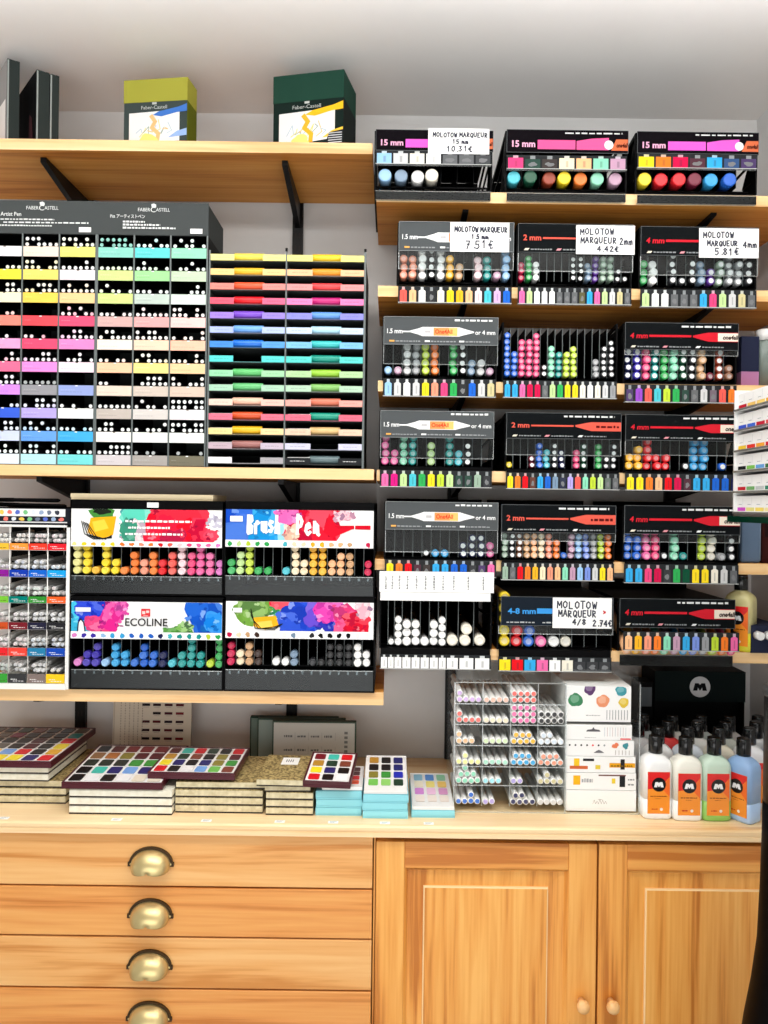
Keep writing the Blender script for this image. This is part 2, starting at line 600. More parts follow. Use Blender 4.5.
def cup_pull(parent, x, z):
    """Half-round cup handle: dark arched flange, bright dome open below."""
    fl = MB()
    outer, inner = [], []
    for i in range(17):
        a = PI * i / 16
        outer.append((x + .0385 * math.cos(a), z + .029 * math.sin(a)))
        inner.append((x + .0338 * math.cos(a), z + .0245 * math.sin(a)))
    y1, y0 = YC - .0012, YC - .0050
    for i in range(16):
        for ya, yb, A, B in ((y0, y0, outer, inner),):
            fl.poly([(A[i][0], y0, A[i][1]), (A[i + 1][0], y0, A[i + 1][1]), (B[i + 1][0], y0, B[i + 1][1]), (B[i][0], y0, B[i][1])][::-1], 'bronze')
        for A in (outer, inner):
            fl.poly([(A[i][0], y0, A[i][1]), (A[i + 1][0], y0, A[i + 1][1]), (A[i + 1][0], y1, A[i + 1][1]), (A[i][0], y1, A[i][1])], 'bronze', smooth=True)
    for sx in (-1, 1):
        fl.box(x + sx * .035 - .0055, x + sx * .035 + .0055, y0 - .0004, y1, z - .005, z + .002, 'bronze')
        fl.lathe([(.0022, 0), (.0018, .0012), (.0006, .0016)], 10, 'brass', T=Matrix.Translation((x + sx * .035, y0, z - .001)) @ Matrix.Rotation(PI / 2, 4, 'X'))
    h = fl.build('handle', parent)
    d = MB()
    n, k = 20, 10
    rows = []
    for j in range(k + 1):
        # from the flange (t=0) outwards to the lip (t=1)
        ph = PI / 2 * j / k
        row = []
        for i in range(n + 1):
            a = PI * (-0.10) + (PI * 1.20) * i / n
            rx, rz = .0336 * math.cos(ph * .98) ** .8, .0250 * math.cos(ph * .98) ** .8
            row.append((x + rx * math.cos(a), YC - .0035 - .026 * math.sin(ph), z - .001 + rz * math.sin(a) - .007 * math.sin(ph)))
        rows.append(row)
    for j in range(k):
        for i in range(n):
            d.poly([rows[j][i], rows[j][i + 1], rows[j + 1][i + 1], rows[j + 1][i]][::-1], 'brass', smooth=True)
    o = d.mesh('cup')
    bm = bmesh.new(); bm.from_mesh(o); bmesh.ops.remove_doubles(bm, verts=bm.verts, dist=1e-5); bm.to_mesh(o); bm.free()
    c = inst('cup', o, (0, 0, 0), parent=h)
    sm = c.modifiers.new('thickness', 'SOLIDIFY'); sm.thickness = .0012
    c['label'] = 'bright brass cup of the handle'


t = thing('drawer_cabinet', 'oak plan chest of shallow drawers with brass cup handles under the worktop', 'drawers', (0, 0, 0))
XD0, XD1 = -0.822, XO(372.4, 930, 1.362)
m = MB()
m.box(XD0 - .03, XD0 - .004, YC + .004, -.01, .0, WB - .001, 'oak_v'); m.box(XD1 + .001, XD1 + .0035, YC + .004, -.01, .0, WB - .001, 'oak_v')
m.box(XD0 - .004, XD1 + .001, -.03, -.012, 0, WB - .001, 'oak_v'); m.box(XD0 - .004, XD1 + .001, YC + .022, -.03, .0, .07, 'gap')
m.box(XD0 - .004, XD1 + .001, YC + .024, -.03, WB - .004, WB - .001, 'gap')
m.build('carcass', t)
tops = [0.8835, 0.7895, 0.7006, 0.6092, 0.518, 0.428, 0.338, 0.248, 0.158]
tint = []
for i in range(8):
    z1, z0 = tops[i] - .0016, tops[i + 1] + .0016
    m = MB(); m.box(XD0, XD1 - .0012, YC, YC + .018, z0, z1, ['oak_h', 'oak_h2'][i % 2]); m.box(XD0 + .02, XD1 - .02, YC + .018, -.05, z0 + .01, z1 - .02, 'oak_rail')
    d = m.build('drawer', t, bevel=.0012)
    cup_pull(d, XO(150.5, 917, 1.36), (z0 + z1) / 2 - .004)

t = thing('door_cabinet', 'oak cupboard with two panelled doors and round wooden knobs', 'cupboard', (0, 0, 0))
XA, XB, XCc = XO(374.6, 930, 1.362), XO(597.4, 930, 1.362), 0.7720
m = MB()
m.box(XA, XA + .018, YC + .022, -.01, 0, WB - .001, 'oak_v'); m.box(XCc - .018, XCc + .02, YC + .022, -.01, 0, WB - .001, 'oak_v')
m.box(XA + .018, XCc - .018, -.03, -.012, 0, WB - .001, 'oak_v'); m.box(XA + .018, XCc - .018, YC + .03, -.03, 0, .08, 'oak_rail')
m.box(XA, XCc + .02, YC + .0225, -.03, WB - .006, WB - .0012, 'gap')
m.build('carcass', t)


def panel_door(x0, x1, z0, z1, knob_x, name_side):
    y0, y1, sw, rw = YC, YC + .021, .0505, .047
    m = MB()
    m.box(x0, x0 + sw, y0, y1, z0, z1, 'oak_v'); m.box(x1 - sw, x1, y0, y1, z0, z1, 'oak_v')
    m.box(x0 + sw, x1 - sw, y0 + .0004, y1, z1 - rw, z1, 'oak_rail'); m.box(x0 + sw, x1 - sw, y0 + .0004, y1, z0, z0 + rw, 'oak_rail')
    d = m.build('door', t, bevel=.0016)
    # moulding inside the frame, sunk field, raised centre
    a0, a1, c0, c1 = x0 + sw, x1 - sw, z0 + rw, z1 - rw
    m = MB()
    rings = [(0, y0 + .001), (.003, y0 + .004), (.006, y0 + .0085), (.034, y0 + .0105), (.0345, y0 + .0068), (.0365, y0 + .0060)]
    mats = ['oak_v', 'oak_v', 'oak_v', 'bead', 'bead']
    for (i0, ya), (i1, yb), mt in zip(rings, rings[1:], mats):
        A = [(a0 + i0, ya, c0 + i0), (a1 - i0, ya, c0 + i0), (a1 - i0, ya, c1 - i0), (a0 + i0, ya, c1 - i0)]
        B = [(a0 + i1, yb, c0 + i1), (a1 - i1, yb, c0 + i1), (a1 - i1, yb, c1 - i1), (a0 + i1, yb, c1 - i1)]
        for k in range(4):
            q = (k + 1) % 4
            m.poly([A[k], A[q], B[q], B[k]], mt)
    i1, yb = rings[-1]
    m.poly([(a0 + i1, yb, c0 + i1), (a1 - i1, yb, c0 + i1), (a1 - i1, yb, c1 - i1), (a0 + i1, yb, c1 - i1)], 'oak_v')
    m.build('panel', d)
    k = MB()
    k.lathe([(.006, 0), (.0055, .008), (.0085, .011), (.0112, .016), (.0115, .020), (.0095, .0245), (.005, .027), (.001, .0277)], 20, 'knob',
            T=Matrix.Translation((knob_x, y0, .5985)) @ Matrix.Rotation(PI / 2, 4, 'X'))
    k.build('knob', d)


panel_door(XA + .001, XB - .0016, .085, .8745, XO(581, 1000, 1.36), 'a')
panel_door(XB + .0016, XCc, .085, .8745, XO(610.5, 1000, 1.36), 'b')

# ------------------------------------------------------------------ wall standards, shelves on brackets
UP = [(-0.680, ''), (XO(298, 230, 1.71), ''), (XO(450, 715, 1.71), ''), (0.62, '')]
U1, U2 = UP[1][0], UP[2][0]
ul = ['black slotted steel upright behind the tall grey pen displays', 'black slotted steel upright below the top shelf behind the rainbow rack',
      'black slotted steel upright beside the clear organizer of white pens', 'black slotted steel upright behind the black crate with round white badge']
for (x, _), lb in zip(UP, ul):
    m = MB()
    m.box(x - .0115, x + .0115, -.012, -.0005, WT + .001, 2.17, 'steel')
    for i in range(44):
        z = WT + .03 + i * .028
        for dx in (-.004, .004):
            m.box(x + dx - .0013, x + dx + .0013, -.0123, -.0119, z, z + .012, 'gap')
    tag(m.build('shelf_upright'), lb, 'upright', kind='thing')

YS = -0.256


def wall_shelf(label, x0, x1, ztop, th, xs, bd=.055):
    t = thing('bracketed_shelf', label, 'shelf', ((x0 + x1) / 2, 0, ztop))
    hw = (x1 - x0) / 2
    m = MB(); m.box(-hw, hw, YS + .0012, -.0135, -th, 0, 'birch')
    m.build('board', t)
    m = MB(); m.box(-hw, hw, YS, YS + .0011, -th, 0, 'edge_oak')
    m.build('front_edge', t)
    for x in xs:
        x -= (x0 + x1) / 2
        m = MB()
        m.prism([(-.0125, -th - .0005), (-.0125, -th - bd), (-.03, -th - bd * .9), (-.20, -th - bd * .27), (-.225, -th - bd * .18), (-.225, -th - .0005)], x - .0055, x + .0055, 'steel', axis='x')
        m.build('bracket', t)


TH = .0205
SZ = {}
for k, (px, py) in {'L1': (200, 141), 'L2': (150, 466.3), 'L3': (200, 690), 'R1': (500, 192.5), 'R2': (500, 287.2), 'R3': (500, 382), 'R4': (500, 471.3), 'R5': (500, 560.5), 'R6': (500, 649.3)}.items():
    SZ[k] = ZO(px, py, 1.46)
wall_shelf('topmost wooden shelf carrying art boxes near the ceiling', -.95, XO(372.5, 146, 1.46), SZ['L1'], TH, [-.680, U1])
wall_shelf('wooden shelf under the tall pen displays and rainbow rack', -.95, XO(374, 473, 1.46), SZ['L2'], TH, [-.680, U1])
wall_shelf('lowest wooden shelf under the brush pen racks and white wire rack', -.95, XO(383.5, 696, 1.46), SZ['L3'], .0245, [-.680, U1])
rl = ['first from the top', 'second from the top', 'third from the top', 'fourth from the top', 'fifth from the top', 'lowest, above the clear organizer']
for i in range(6):
    wall_shelf('wooden shelf under paint marker racks, ' + rl[i], [XO(376.5, 197, 1.46), XO(378, 288, 1.46), XO(378, 386, 1.46), XO(376.5, 475, 1.46) + .0005, XO(374, 562, 1.46), XO(386, 655, 1.46)][i], .802, SZ['R%d' % (i + 1)], TH, [U2, .62], .028)

# ------------------------------------------------------------------ marker racks on the marker shelves
DF = 1.452                     # distance of the rack fronts
YF = DF - WALLD
TO_Y = Matrix.Rotation(-PI / 2, 4, 'X')      # +z -> +y
_mk = {}


def marker_mesh(r, L, style):
    key = (round(r, 5), L, style)
    if key in _mk:
        return _mk[key]
    m = MB()
    n = 16
    if style == 'c':       # coloured cap, paler centre
        m.lathe([(.50 * r, .0008), (.56 * r, 0), (.86 * r, 0), (r, .0014), (r, .034), (.90 * r, .0345), (.90 * r, L)], n, T=TO_Y,
                mats=['otip', 'ocol', 'ocol', 'ocol', 'ocol', 'ocol'])
    elif style == 'd':     # dark cap with a white end button
        m.lathe([(.60 * r, -.0004), (.64 * r, .0002), (.88 * r, .0004), (r, .0018), (r, .034), (.90 * r, .0345), (.90 * r, L)], n, T=TO_Y,
                mats=['tipwhite', 'ocol', 'ocol', 'ocol', 'ocol', 'ocol'])
    elif style == 'g':     # dark cap with a greyed end
        m.lathe([(.50 * r, .0006), (.56 * r, 0), (.88 * r, .0004), (r, .0018), (r, .034), (.90 * r, .0345), (.90 * r, L)], n, T=TO_Y,
                mats=['otip', 'ocol', 'ocol', 'ocol', 'ocol', 'ocol'])
    else:                  # one even colour, ring on the end
        m.lathe([(.46 * r, .0005), (.50 * r, .0010), (.56 * r, .0010), (.60 * r, 0), (.84 * r, 0), (r, .0018), (r, .036), (.90 * r, .0365), (.90 * r, L)], n, T=TO_Y,
                mats=['ocol'] * 8)
    _mk[key] = m.mesh('marker_shape')
    return _mk[key]


MARK_WHITE = (236, 238, 238)


def header_art(pr, style, x0, x1, z0, z1, rnd):
    w, h = x1 - x0, z1 - z0
    X = lambda t: x0 + w * t
    Z = lambda t: z0 + h * t
    if style == 'h15':                       # twin tip marker, white with an orange sleeve
        pr.scribble(X(.62), Z(.86), X(.95), h * .07, MARK_WHITE, 8, rnd)
        pr.text('1.5 mm', X(.03), Z(.40), X(.165), Z(.57), MARK_WHITE, .02)
        pr.line([(X(.17), Z(.47)), (X(.24), Z(.47))], h * .05, MARK_WHITE)
        pr.poly([(X(.22), Z(.46)), (X(.30), Z(.37)), (X(.34), Z(.31)), (X(.66), Z(.31)), (X(.70), Z(.36)), (X(.79), Z(.45)), (X(.79), Z(.49)), (X(.70), Z(.59)), (X(.66), Z(.64)), (X(.34), Z(.64)), (X(.30), Z(.58)), (X(.22), Z(.49))], MARK_WHITE)
        pr.rect(X(.435), Z(.33), X(.60), Z(.62), (242, 150, 90))
        pr.rect(X(.57), Z(.33), X(.645), Z(.62), (250, 190, 110))
        pr.text('One4All', X(.45), Z(.40), X(.60), Z(.56), (214, 60, 35), .02)
        pr.rect(X(.36), Z(.43), X(.41), Z(.52), (190, 188, 190))
        pr.text('or 4 mm', X(.80), Z(.38), X(.975), Z(.54), MARK_WHITE, .02)
        for t, c in ((.05, (230, 170, 90)), (.36, MARK_WHITE), (.66, MARK_WHITE)):
            pr.rect(X(t), Z(.10), X(t + .045), Z(.16), c)
            pr.scribble(X(t + .055), Z(.10), X(t + .27), h * .05, (150, 154, 156), 9, rnd)
    elif style in ('h2', 'h4'):
        red = (222, 92, 76) if style == 'h2' else (206, 36, 50)
        pr.scribble(X(.50), Z(.84), X(.94), h * .075, (222, 224, 224), 9, rnd)
        pr.text('2 mm' if style == 'h2' else '4 mm', X(.045), Z(.42), X(.20), Z(.62), red, .025, shear=0.0 if style == 'h2' else .12)
        pr.rect(X(.215), Z(.475), X(.585), Z(.535 if style == 'h2' else .555), red)
        pr.poly([(X(.60), Z(.48)), (X(.70), Z(.36)), (X(.74), Z(.32)), (X(1.0), Z(.32)), (X(1.0), Z(.66)), (X(.74), Z(.66)), (X(.70), Z(.63)), (X(.60), Z(.54))], red)
        if style == 'h2':
            pr.scribble(X(.78), Z(.44), X(.98), h * .10, (90, 20, 20), 6, rnd)
        else:
            pr.rect(X(.82), Z(.34), X(1.0), Z(.64), (238, 226, 210))
            pr.text('one4all', X(.86), Z(.40), X(.995), Z(.57), (40, 16, 16), .04, shear=.15)
        for t, c in ((.05, (222, 214, 196)), (.33, (226, 150, 160)), (.62, MARK_WHITE)):
            pr.poly([(X(t), Z(.08)), (X(t + .035), Z(.08)), (X(t + .05), Z(.15)), (X(t + .015), Z(.15))], c)
            pr.scribble(X(t + .06), Z(.09), X(t + .25), h * .05, (140, 144, 146), 9, rnd)
    elif style in ('w15', 'w15b'):
        pk = (226, 96, 200) if style == 'w15b' else (236, 92, 150)
        pr.scribble(X(.48), Z(.84), X(.95), h * .07, (214, 216, 216), 9, rnd)
        pr.text('15 mm', X(.045), Z(.24), X(.235), Z(.53), (240, 176, 206), .03)
        pr.rect(X(.255), Z(.16), X(.565), Z(.56), pk)
        pr.poly([(X(.575), Z(.15)), (X(.84), Z(.15)), (X(.84), Z(.68)), (X(.70), Z(.64)), (X(.575), Z(.53))], pk)
        pr.disc(X(.84), Z(.37), h * .20, (245, 238, 236), rz=h * .2)
        pr.poly([(X(.86), Z(.13)), (X(1.0), Z(.13)), (X(1.0), Z(.62)), (X(.90), Z(.62))], (214, 110, 72))
        pr.text('one4all', X(.90), Z(.26), X(.99), Z(.46), (60, 16, 12), .04, shear=.2)
    elif style == 'h48':
        pr.text('4-8 mm', X(.06), Z(.40), X(.31), Z(.60), (62, 150, 222), .03)
        pr.rect(X(.32), Z(.42), X(.9), Z(.60), (62, 150, 222))
        for t in (.05, .37):
            pr.scribble(X(t), Z(.09), X(t + .25), h * .05, (170, 174, 176), 8, rnd)


SHELFW = {'A': 'top', 'B': 'second', 'C': 'third', 'D': 'fourth', 'E': 'fifth', 'F': 'lowest'}
RACKW = {'1': 'first', '2': 'middle', '3': 'last'}
RACKS = {}


def parse(st):
    out = []
    for q in filter(None, [a.strip() for a in st.split(';')]):
        ch, rest = q.split(':')
        num, c = rest.strip().split(' ', 1)
        style = 'c'
        if c[-1] in '*+':
            style = {'*': 'd', '+': 'g'}[c[-1]]
            c = c[:-1]
        out.append((int(ch), int(num), c, style))
    return out


def rack(key, x0, x1, n, head, win, sw, ybot, yd, hstyle, swatches, st, label, kind, cell=None, lip=None, card='slate', top=None, dia=.84, square=False, tilt=0.0, sy=0.0):
    rnd = random.Random(key)
    sh, zs = SHELFW[key[0]], SZ['R' + str('ABCDEF'.index(key[0]) + 1)]
    xm = (x0 + x1) / 2
    ym = (sw[0] + sw[1]) / 2
    XL, XR = XO(x0, ym, DF), XO(x1, ym, DF)
    Xc, W = (XL + XR) / 2, XR - XL
    z = lambda y: ZO(xm, y, DF) - zs
    ytop = head[0] if head else top
    H = z(ytop)
    pit = W / n
    r = pit * dia / 2 if not cell else None
    t = thing('marker_rack', label, 'marker rack', (Xc, YF, zs), group=None)
    hw = W / 2
    dep = .232
    # body: floor, back, open side frames
    zf = max(ZO(xm, yd, DF + .0090) - zs - (r or .0062) - .0004, .0046)
    m = MB()
    nxt = 'R' + str('ABCDEF'.index(key[0]))
    hb = SZ[nxt] - zs - TH - .032 if key[0] in 'CDEF' else H * .96
    m.box(-hw, hw, .04 if tilt else .006, dep, .0006, .0022, 'black')
    m.box(-hw, hw, dep - .003, dep, .0022 if not tilt else .03, hb, 'black')
    if head:
        m.box(-hw, hw, .004, dep - .003, H - .004, H - .0025, 'black')
    for yy in () if tilt else (.030, .075, .130):
        m.box(-hw, hw, yy, yy + .004, zf - .003, zf, 'black')
    zsw = z(sw[0])
    if zsw < zf - .003 and key[0] in 'DEF':
        m.box(-hw, hw, -.0004, .006, max(zsw, .0006), zf - .003, 'black')
        m.box(-hw, hw, -.0012, -.0004, zsw, zf - .003, 'black')
    for s in (-1, 1):
        xa, xb = sorted((s * hw, s * (hw + .0032)))
        m.box(xa, xb, .004, dep, .0006, zf + .012, 'black')
        m.box(xa, xb, .004, .010, zf + .012, H - .001, 'black')
        m.box(xa, xb, dep - .008, dep, zf + .012, H * .8, 'black')
        m.prism([(.010, H - .001), (dep, H * .8), (dep, H * .8 - .006), (.010, H - .008)], xa, xb, 'black', axis='x')
        if tilt:
            continue
        m.prism([(.010, H * .62), (dep, H * .5), (dep, H * .5 - .004), (.010, H * .62 - .004)], xa, xb, 'black', axis='x')
        m.prism([(.010, zf + .014), (.012, H * .85), (.016, H * .85), (.06, zf + .014)], xa, xb, 'black', axis='x')
    m.build('housing', t)
    # channel dividers
    edges = [-hw + pit * i for i in range(n + 1)] if not cell else [XO(c, ym, DF) - Xc for c in cell]
    m = MB()
    for e in edges[1:-1] if not tilt else []:
        m.box(e - .0004, e + .0004, .016, dep - .004, zf + .0002, H * (.92 if head is None else .78), 'black')
        m.box(e - .0005, e + .0005, .0145, .016, zf + .0002, H * (.92 if head is None else .62), 'blackmat' if key[0] == 'A' else 'rail')
    if not tilt:
        m.build('divider_grid', t)
    # header card
    if head:
        a, b = z(head[1]), z(head[0])
        m = MB()
        base = {'slate': (80, 84, 86), 'dark': (15, 18, 20), 'wine': (14, 10, 15), 'navy': (26, 34, 44)}[card]  # slate: reflected light painted into the base of a dark card
        c0, c1 = -hw - .001 + (.0045 if key == 'F2' else 0), hw + .004
        m.box(c0, c1, .0006, .0022, a, b, 'print', base)
        pr = Pr(m, .0006, (c0, a, c1, b))
        header_art(pr, hstyle, c0, c1, a, b, rnd)
        for (q0, s0, q1, s1) in ((c0, b - .0007, c1, b), (c0, a, c1, a + .0007), (c0, a, c0 + .0007, b), (c1 - .0007, a, c1, b)):
            pr.rect(q0, s0, q1, s1, (150, 155, 156) if card == 'slate' else (104, 108, 110), False)
        m.build('header_card', t)
    # clear front window under the header
    if win:
        a, b = z(win[1]), z(win[0])
        m = MB()
        m.box(-hw, hw + .003, .0010, .0018, a, b, 'clear')
        m.box(-hw, hw + .003, .0004, .0022, a - .0010, a, 'edge')
        m.box(hw + .003, hw + .004, .0004, .0022, a - .001, b, 'edge')
        m.box(-hw - .001, -hw, .0004, .0022, a - .001, b, 'edge')
        m.build('clear_window', t)
    # strip of printed colour samples
    a, b = z(sw[1]), z(sw[0])
    m = MB()
    s0, s1 = (-.0020 + sy, -.0008 + sy)
    m.box(-hw - .001, hw + .001, s0, s1, a, b, 'print', (44, 46, 48))
    pr = Pr(m, s0, (-hw - .001, a, hw + .001, b))
    hh = b - a
    for i, cn in enumerate(swatches):
        e0, e1 = edges[i], edges[i + 1]
        xc, pw = (e0 + e1) / 2, e1 - e0
        dark = cn.startswith('-')
        cc = col(cn.lstrip('-'))
        bw = pw * (.44 if square else .36)
        neck = pw * .15
        if dark:
            pr.rect(xc - bw, a + hh * .06, xc + bw, a + hh * .72, mixc(cc, (70, 72, 74), .6), False)
            pr.rect(xc - neck, a + hh * .72, xc + neck, a + hh * .95, (140, 144, 146), False)
            pr.n += 1
            pr.blob(xc, a + hh * .34, bw * .6, hh * .16, (120, 122, 124), .3, 10, rnd)
        else:
            pr.rect(xc - bw, a + hh * .05, xc + bw, a + hh * .72, cc, False)
            if square:
                pr.rect(xc - bw, a + hh * .72, xc + bw, a + hh * .80, cc, False)
            else:
                pr.poly([(xc - bw, a + hh * .72), (xc + bw, a + hh * .72), (xc + neck, a + hh * .79), (xc - neck, a + hh * .79)], cc, False)
            pr.rect(xc - neck, a + hh * .79, xc + neck, a + hh * .96, mixc(cc, (190, 194, 196), .75), False)
            pr.n += 1
            pr.rect(xc - bw * .12, a + hh * .16, xc + bw * .22, a + hh * .60, mixc(cc, (60, 60, 66), .25))
    pr.rect(-hw - .001, a, hw + .001, a + .0012, (196, 198, 196))
    m.box(-hw - .001, hw + .001, s1, s1 + (.0008 if sy else .006), a, a + .0012, 'edge')
    if sy:
        for sx in (-hw - .001, hw - .001):
            m.box(sx, sx + .002, s1, .004, b - .003, b, 'black')
    m.build('sample_strip', t)
    if lip:
        a, b = z(lip[1]), z(lip[0])
        m = MB()
        m.box(-hw, hw, -.0010, -.0002, a, b, 'black')
        m.box(-hw, hw, -.0016, -.0012, a, b, 'clear')
        m.box(-hw, hw, -.0014, .0002, b, b + .0008, 'edge')
        m.box(-hw, hw, -.0010, .006, a, a + .001, 'edge')
        m.build('clear_lip', t)
    # the markers
    words = '%s rack of %s marker shelf' % (RACKW[key[1]], sh)
    side = 'under' if kind == 'broad_marker' else 'above'
    for ch, num, cn, style in parse(st):
        e0, e1 = edges[ch - 1], edges[ch]
        rr = r if r else min((e1 - e0) * .46, .0105)
        xc = (e0 + e1) / 2
        L = .150 if kind in ('broad_marker',) else .138
        ph = rnd.choice((-1, 1))
        for k in range(num):
            ph = -ph
            dx = ph * rnd.uniform(.2, 1) * max((e1 - e0) / 2 - rr - .0006, 0)
            loc = (Xc + xc + dx, YF + .0080 + rnd.uniform(-.0035, .0055), zs + zf + rr + .0002 + k * (2 * rr + .0002))
            pos = ('%s up %s' % (ORD[k + 1], side) if num > 1 else 'alone ' + side)
            lb = '%s %smarker %s %s swatch, %s' % (cn, 'white-ended ' if style == 'd' else '', pos, ORD[ch], words)
            grp = 'markers in the ' + words
            rnd2 = mixc(cn, (255, 255, 255), rnd.uniform(0, .06)) if style == 'c' else col(cn)
            if kind == 'broad_marker':
                tm = thing(kind, lb, 'marker', loc, (0, 0, 0), grp)
                for pn, prf, mt in (('cap', [(.80 * rr, 0), (.93 * rr, .0004), (rr, .002), (rr, .040), (.9 * rr, .0402)], 'ocol'), ('barrel', [(.90 * rr, .0402), (.90 * rr, L - .01), (.8 * rr, L)], 'ocol')):
                    ck = (pn, round(rr, 5))
                    if ck not in _mk:
                        q = MB(); q.lathe(prf, 24, mt, T=TO_Y); _mk[ck] = q.mesh(pn)
                    inst(pn, _mk[ck], (0, 0, 0), rnd2, parent=tm)
            else:
                if tilt:
                    loc = (loc[0], YF - .0140, zs + ZO(xm, yd, DF - .012) - zs)
                tag(inst(kind, marker_mesh(rr, L, style), loc, rnd2, (tilt, 0, 0)), lb, 'marker', grp)
    RACKS[key] = (Xc, W, zs, t)
    return t


def L(s):
    return [q.strip() for q in s.split(',')]


rack('A1', 376, 491, 7, (130, 151), None, (151.5, 165), 199, 175.5, 'w15b', L('light blue,light grey,ivory,white,-grey,-grey,-dark grey'),
     '1:1 light blue;2:1 grey blue;3:1 white;4:1 ivory', 'black marker rack holding only four thick pale markers, first on the top marker shelf', 'broad_marker', lip=(192, 200), card='wine', dia=.80, square=True)
rack('A2', 507, 626, 7, (130, 153), None, (156, 170), 201, 178, 'w15', L('rose,-dark green,-dark brown,cream,peach,mint,mauve'),
     '1:1 turquoise;2:1 dark green;3:1 rust;4:1 yellow;5:1 orange;6:1 mint;7:1 mauve', 'black rack of thick markers with a pink pen on its header, middle of top shelf', 'broad_marker', lip=(194, 201.5), card='wine', dia=.78, square=True)
rack('A3', 637.5, 756.5, 7, (132, 154), None, (155, 169), 204, 179.5, 'w15b', L('yellow,orange,crimson,-maroon,sky blue,-blue,-purple'),
     '1:1 yellow;2:1 red;3:1 red;4:1 maroon;5:1 sky blue;6:1 blue', 'black rack of thick yellow, red and blue markers, last on the top marker shelf', 'broad_marker', lip=(196, 204), card='wine', dia=.80, square=True)
rack('B1', 398.6, 511, 12, (222, 251.5), (252, 269), (287, 303.5), 303, 275, 'h15', L('coral,peach,white,-black,ivory,yellow,amber,peach,pale pink,turquoise,lilac,blue'),
     '1:3 salmon;1:0 rust;2:3 salmon;3:4 white;4:4 black*;5:4 white;6:3 amber;7:2 tan;9:3 pale pink;10:3 teal;11:1 mauve;12:4 light blue', 'grey-headed marker rack under a price card, first on the second marker shelf', 'twin_marker')
rack('B2', 518, 630.5, 15, (224, 253), (253.5, 271), (288, 305), 305, 277.7, 'h2', L('pink,pale green,white,white,white,-grey,-grey,-grey,-olive,sky blue,pink,pale green,light grey,khaki,-grey'),
     '1:3 crimson;2:4 green;3:3 white;8:4 black*;9:4 black*;10:3 grey blue+;11:4 purple+;12:4 grey green+;13:4 grey green+;14:2 charcoal*;15:1 black*', 'black marker rack reading 2 mm under a price card, middle of the second marker shelf', 'fine_marker', card='dark')
rack('B3', 640.5, 755.5, 12, (227, 256), (256.5, 275), (290, 308), 308, 280.6, 'h4', L('pale green,white,white,-grey,-grey,-grey,sky blue,rose,pale green,light grey,khaki,-grey'),
     '1:3 green;2:3 white;4:4 charcoal*;5:1 charcoal*;6:3 black*;7:3 grey blue+;8:2 purple*;9:3 grey green*;10:4 grey*;11:3 grey*;12:3 charcoal*', 'black marker rack reading 4 mm under a price card, last on the second marker shelf', 'paint_marker', card='dark')
rack('C1', 383.5, 495.3, 12, (317, 345), (345.5, 364), (379, 397), 397, 370.6, 'h15', L('light blue,light grey,white,light grey,yellow,salmon,rose,green,-black,blue,light grey,khaki'),
     '1:1 light blue;2:1 mauve;3:4 light grey;4:4 grey;5:4 lime;6:4 orange;8:4 green;9:4 black*;10:2 grey blue;11:2 light grey;12:1 mauve', 'grey-headed marker rack with yellow and orange stacks, first on the third marker shelf', 'twin_marker')
rack('C2', 503.5, 616, 15, None, None, (381, 398.5), 399, 374, '', L('sky blue,sky blue,pink,crimson,crimson,-grey,pale green,green,yellow,yellow,ivory,white,ivory,light grey,grey'),
     '1:7 blue;2:4 blue;3:6 rose;4:6 rose;5:7 rose;6:2 black*;7:5 mint;8:4 teal+;9:4 lime;10:5 lime;13:3 grey;14:5 charcoal*;15:6 charcoal*', 'open black marker rack without header, wire channels showing, middle of the third marker shelf', 'fine_marker', top=322)
rack('C3', 624.8, 735.6, 12, (323, 350), (350.5, 355), (385, 403), 403, 375.6, 'h4', L('-purple,violet,coral,turquoise,lime,green,-dark green,-grey,light grey,-mauve,coral,orange'),
     '1:4 navy*;2:4 indigo*;3:4 rose;4:4 teal*;5:4 green;6:4 mint;7:4 dark green*;8:4 charcoal*;9:4 tan;10:1 maroon;11:4 rust*;12:2 brown', 'black marker rack reading 4 mm full of dark stacks, last on third marker shelf', 'paint_marker', card='dark')
rack('D1', 380.3, 491.2, 12, (411, 438), (438.5, 458), (470.5, 487.5), 488, 461.5, 'h15', L('pink,magenta,pale green,turquoise,green,yellow,lime,pale green,-dark green,-dark green,grey green,-charcoal'),
     '1:4 pink;2:2 pink;3:4 mint;4:4 teal;6:3 pale green;8:4 teal;9:2 turquoise;10:3 black*', 'grey-headed marker rack with pink and mint stacks, first on the fourth marker shelf', 'twin_marker')
rack('D2', 506.3, 618.6, 15, (413, 439), (439.5, 455), (473, 489.5), 489, 465.3, 'h2', L('yellow,orange,red,-rust,sky blue,blue,grey blue,-navy,lavender,coral,mint,lime,pale green,-grey green,-grey'),
     '1:1 yellow;4:2 maroon*;5:4 blue;6:3 turquoise;7:4 charcoal*;8:3 navy*;10:3 rose;11:4 dark green*;13:4 green;14:2 charcoal*;15:4 charcoal*', 'black marker rack reading 2 mm with gappy stacks, middle of the fourth marker shelf', 'fine_marker', card='dark')
rack('D3', 625.3, 738.6, 12, (415, 441), (441.5, 455), (474, 491), 491, 466.2, 'h4', L('yellow,yellow,orange,peach,red,crimson,-maroon,sky blue,sky blue,blue,blue,navy'),
     '1:2 amber;2:3 amber;3:4 red;4:2 red;5:2 red;7:1 black*;8:4 sky blue;9:4 sky blue;11:1 blue*', 'black marker rack reading 4 mm with red and blue stacks, last on fourth shelf', 'paint_marker', card='dark')
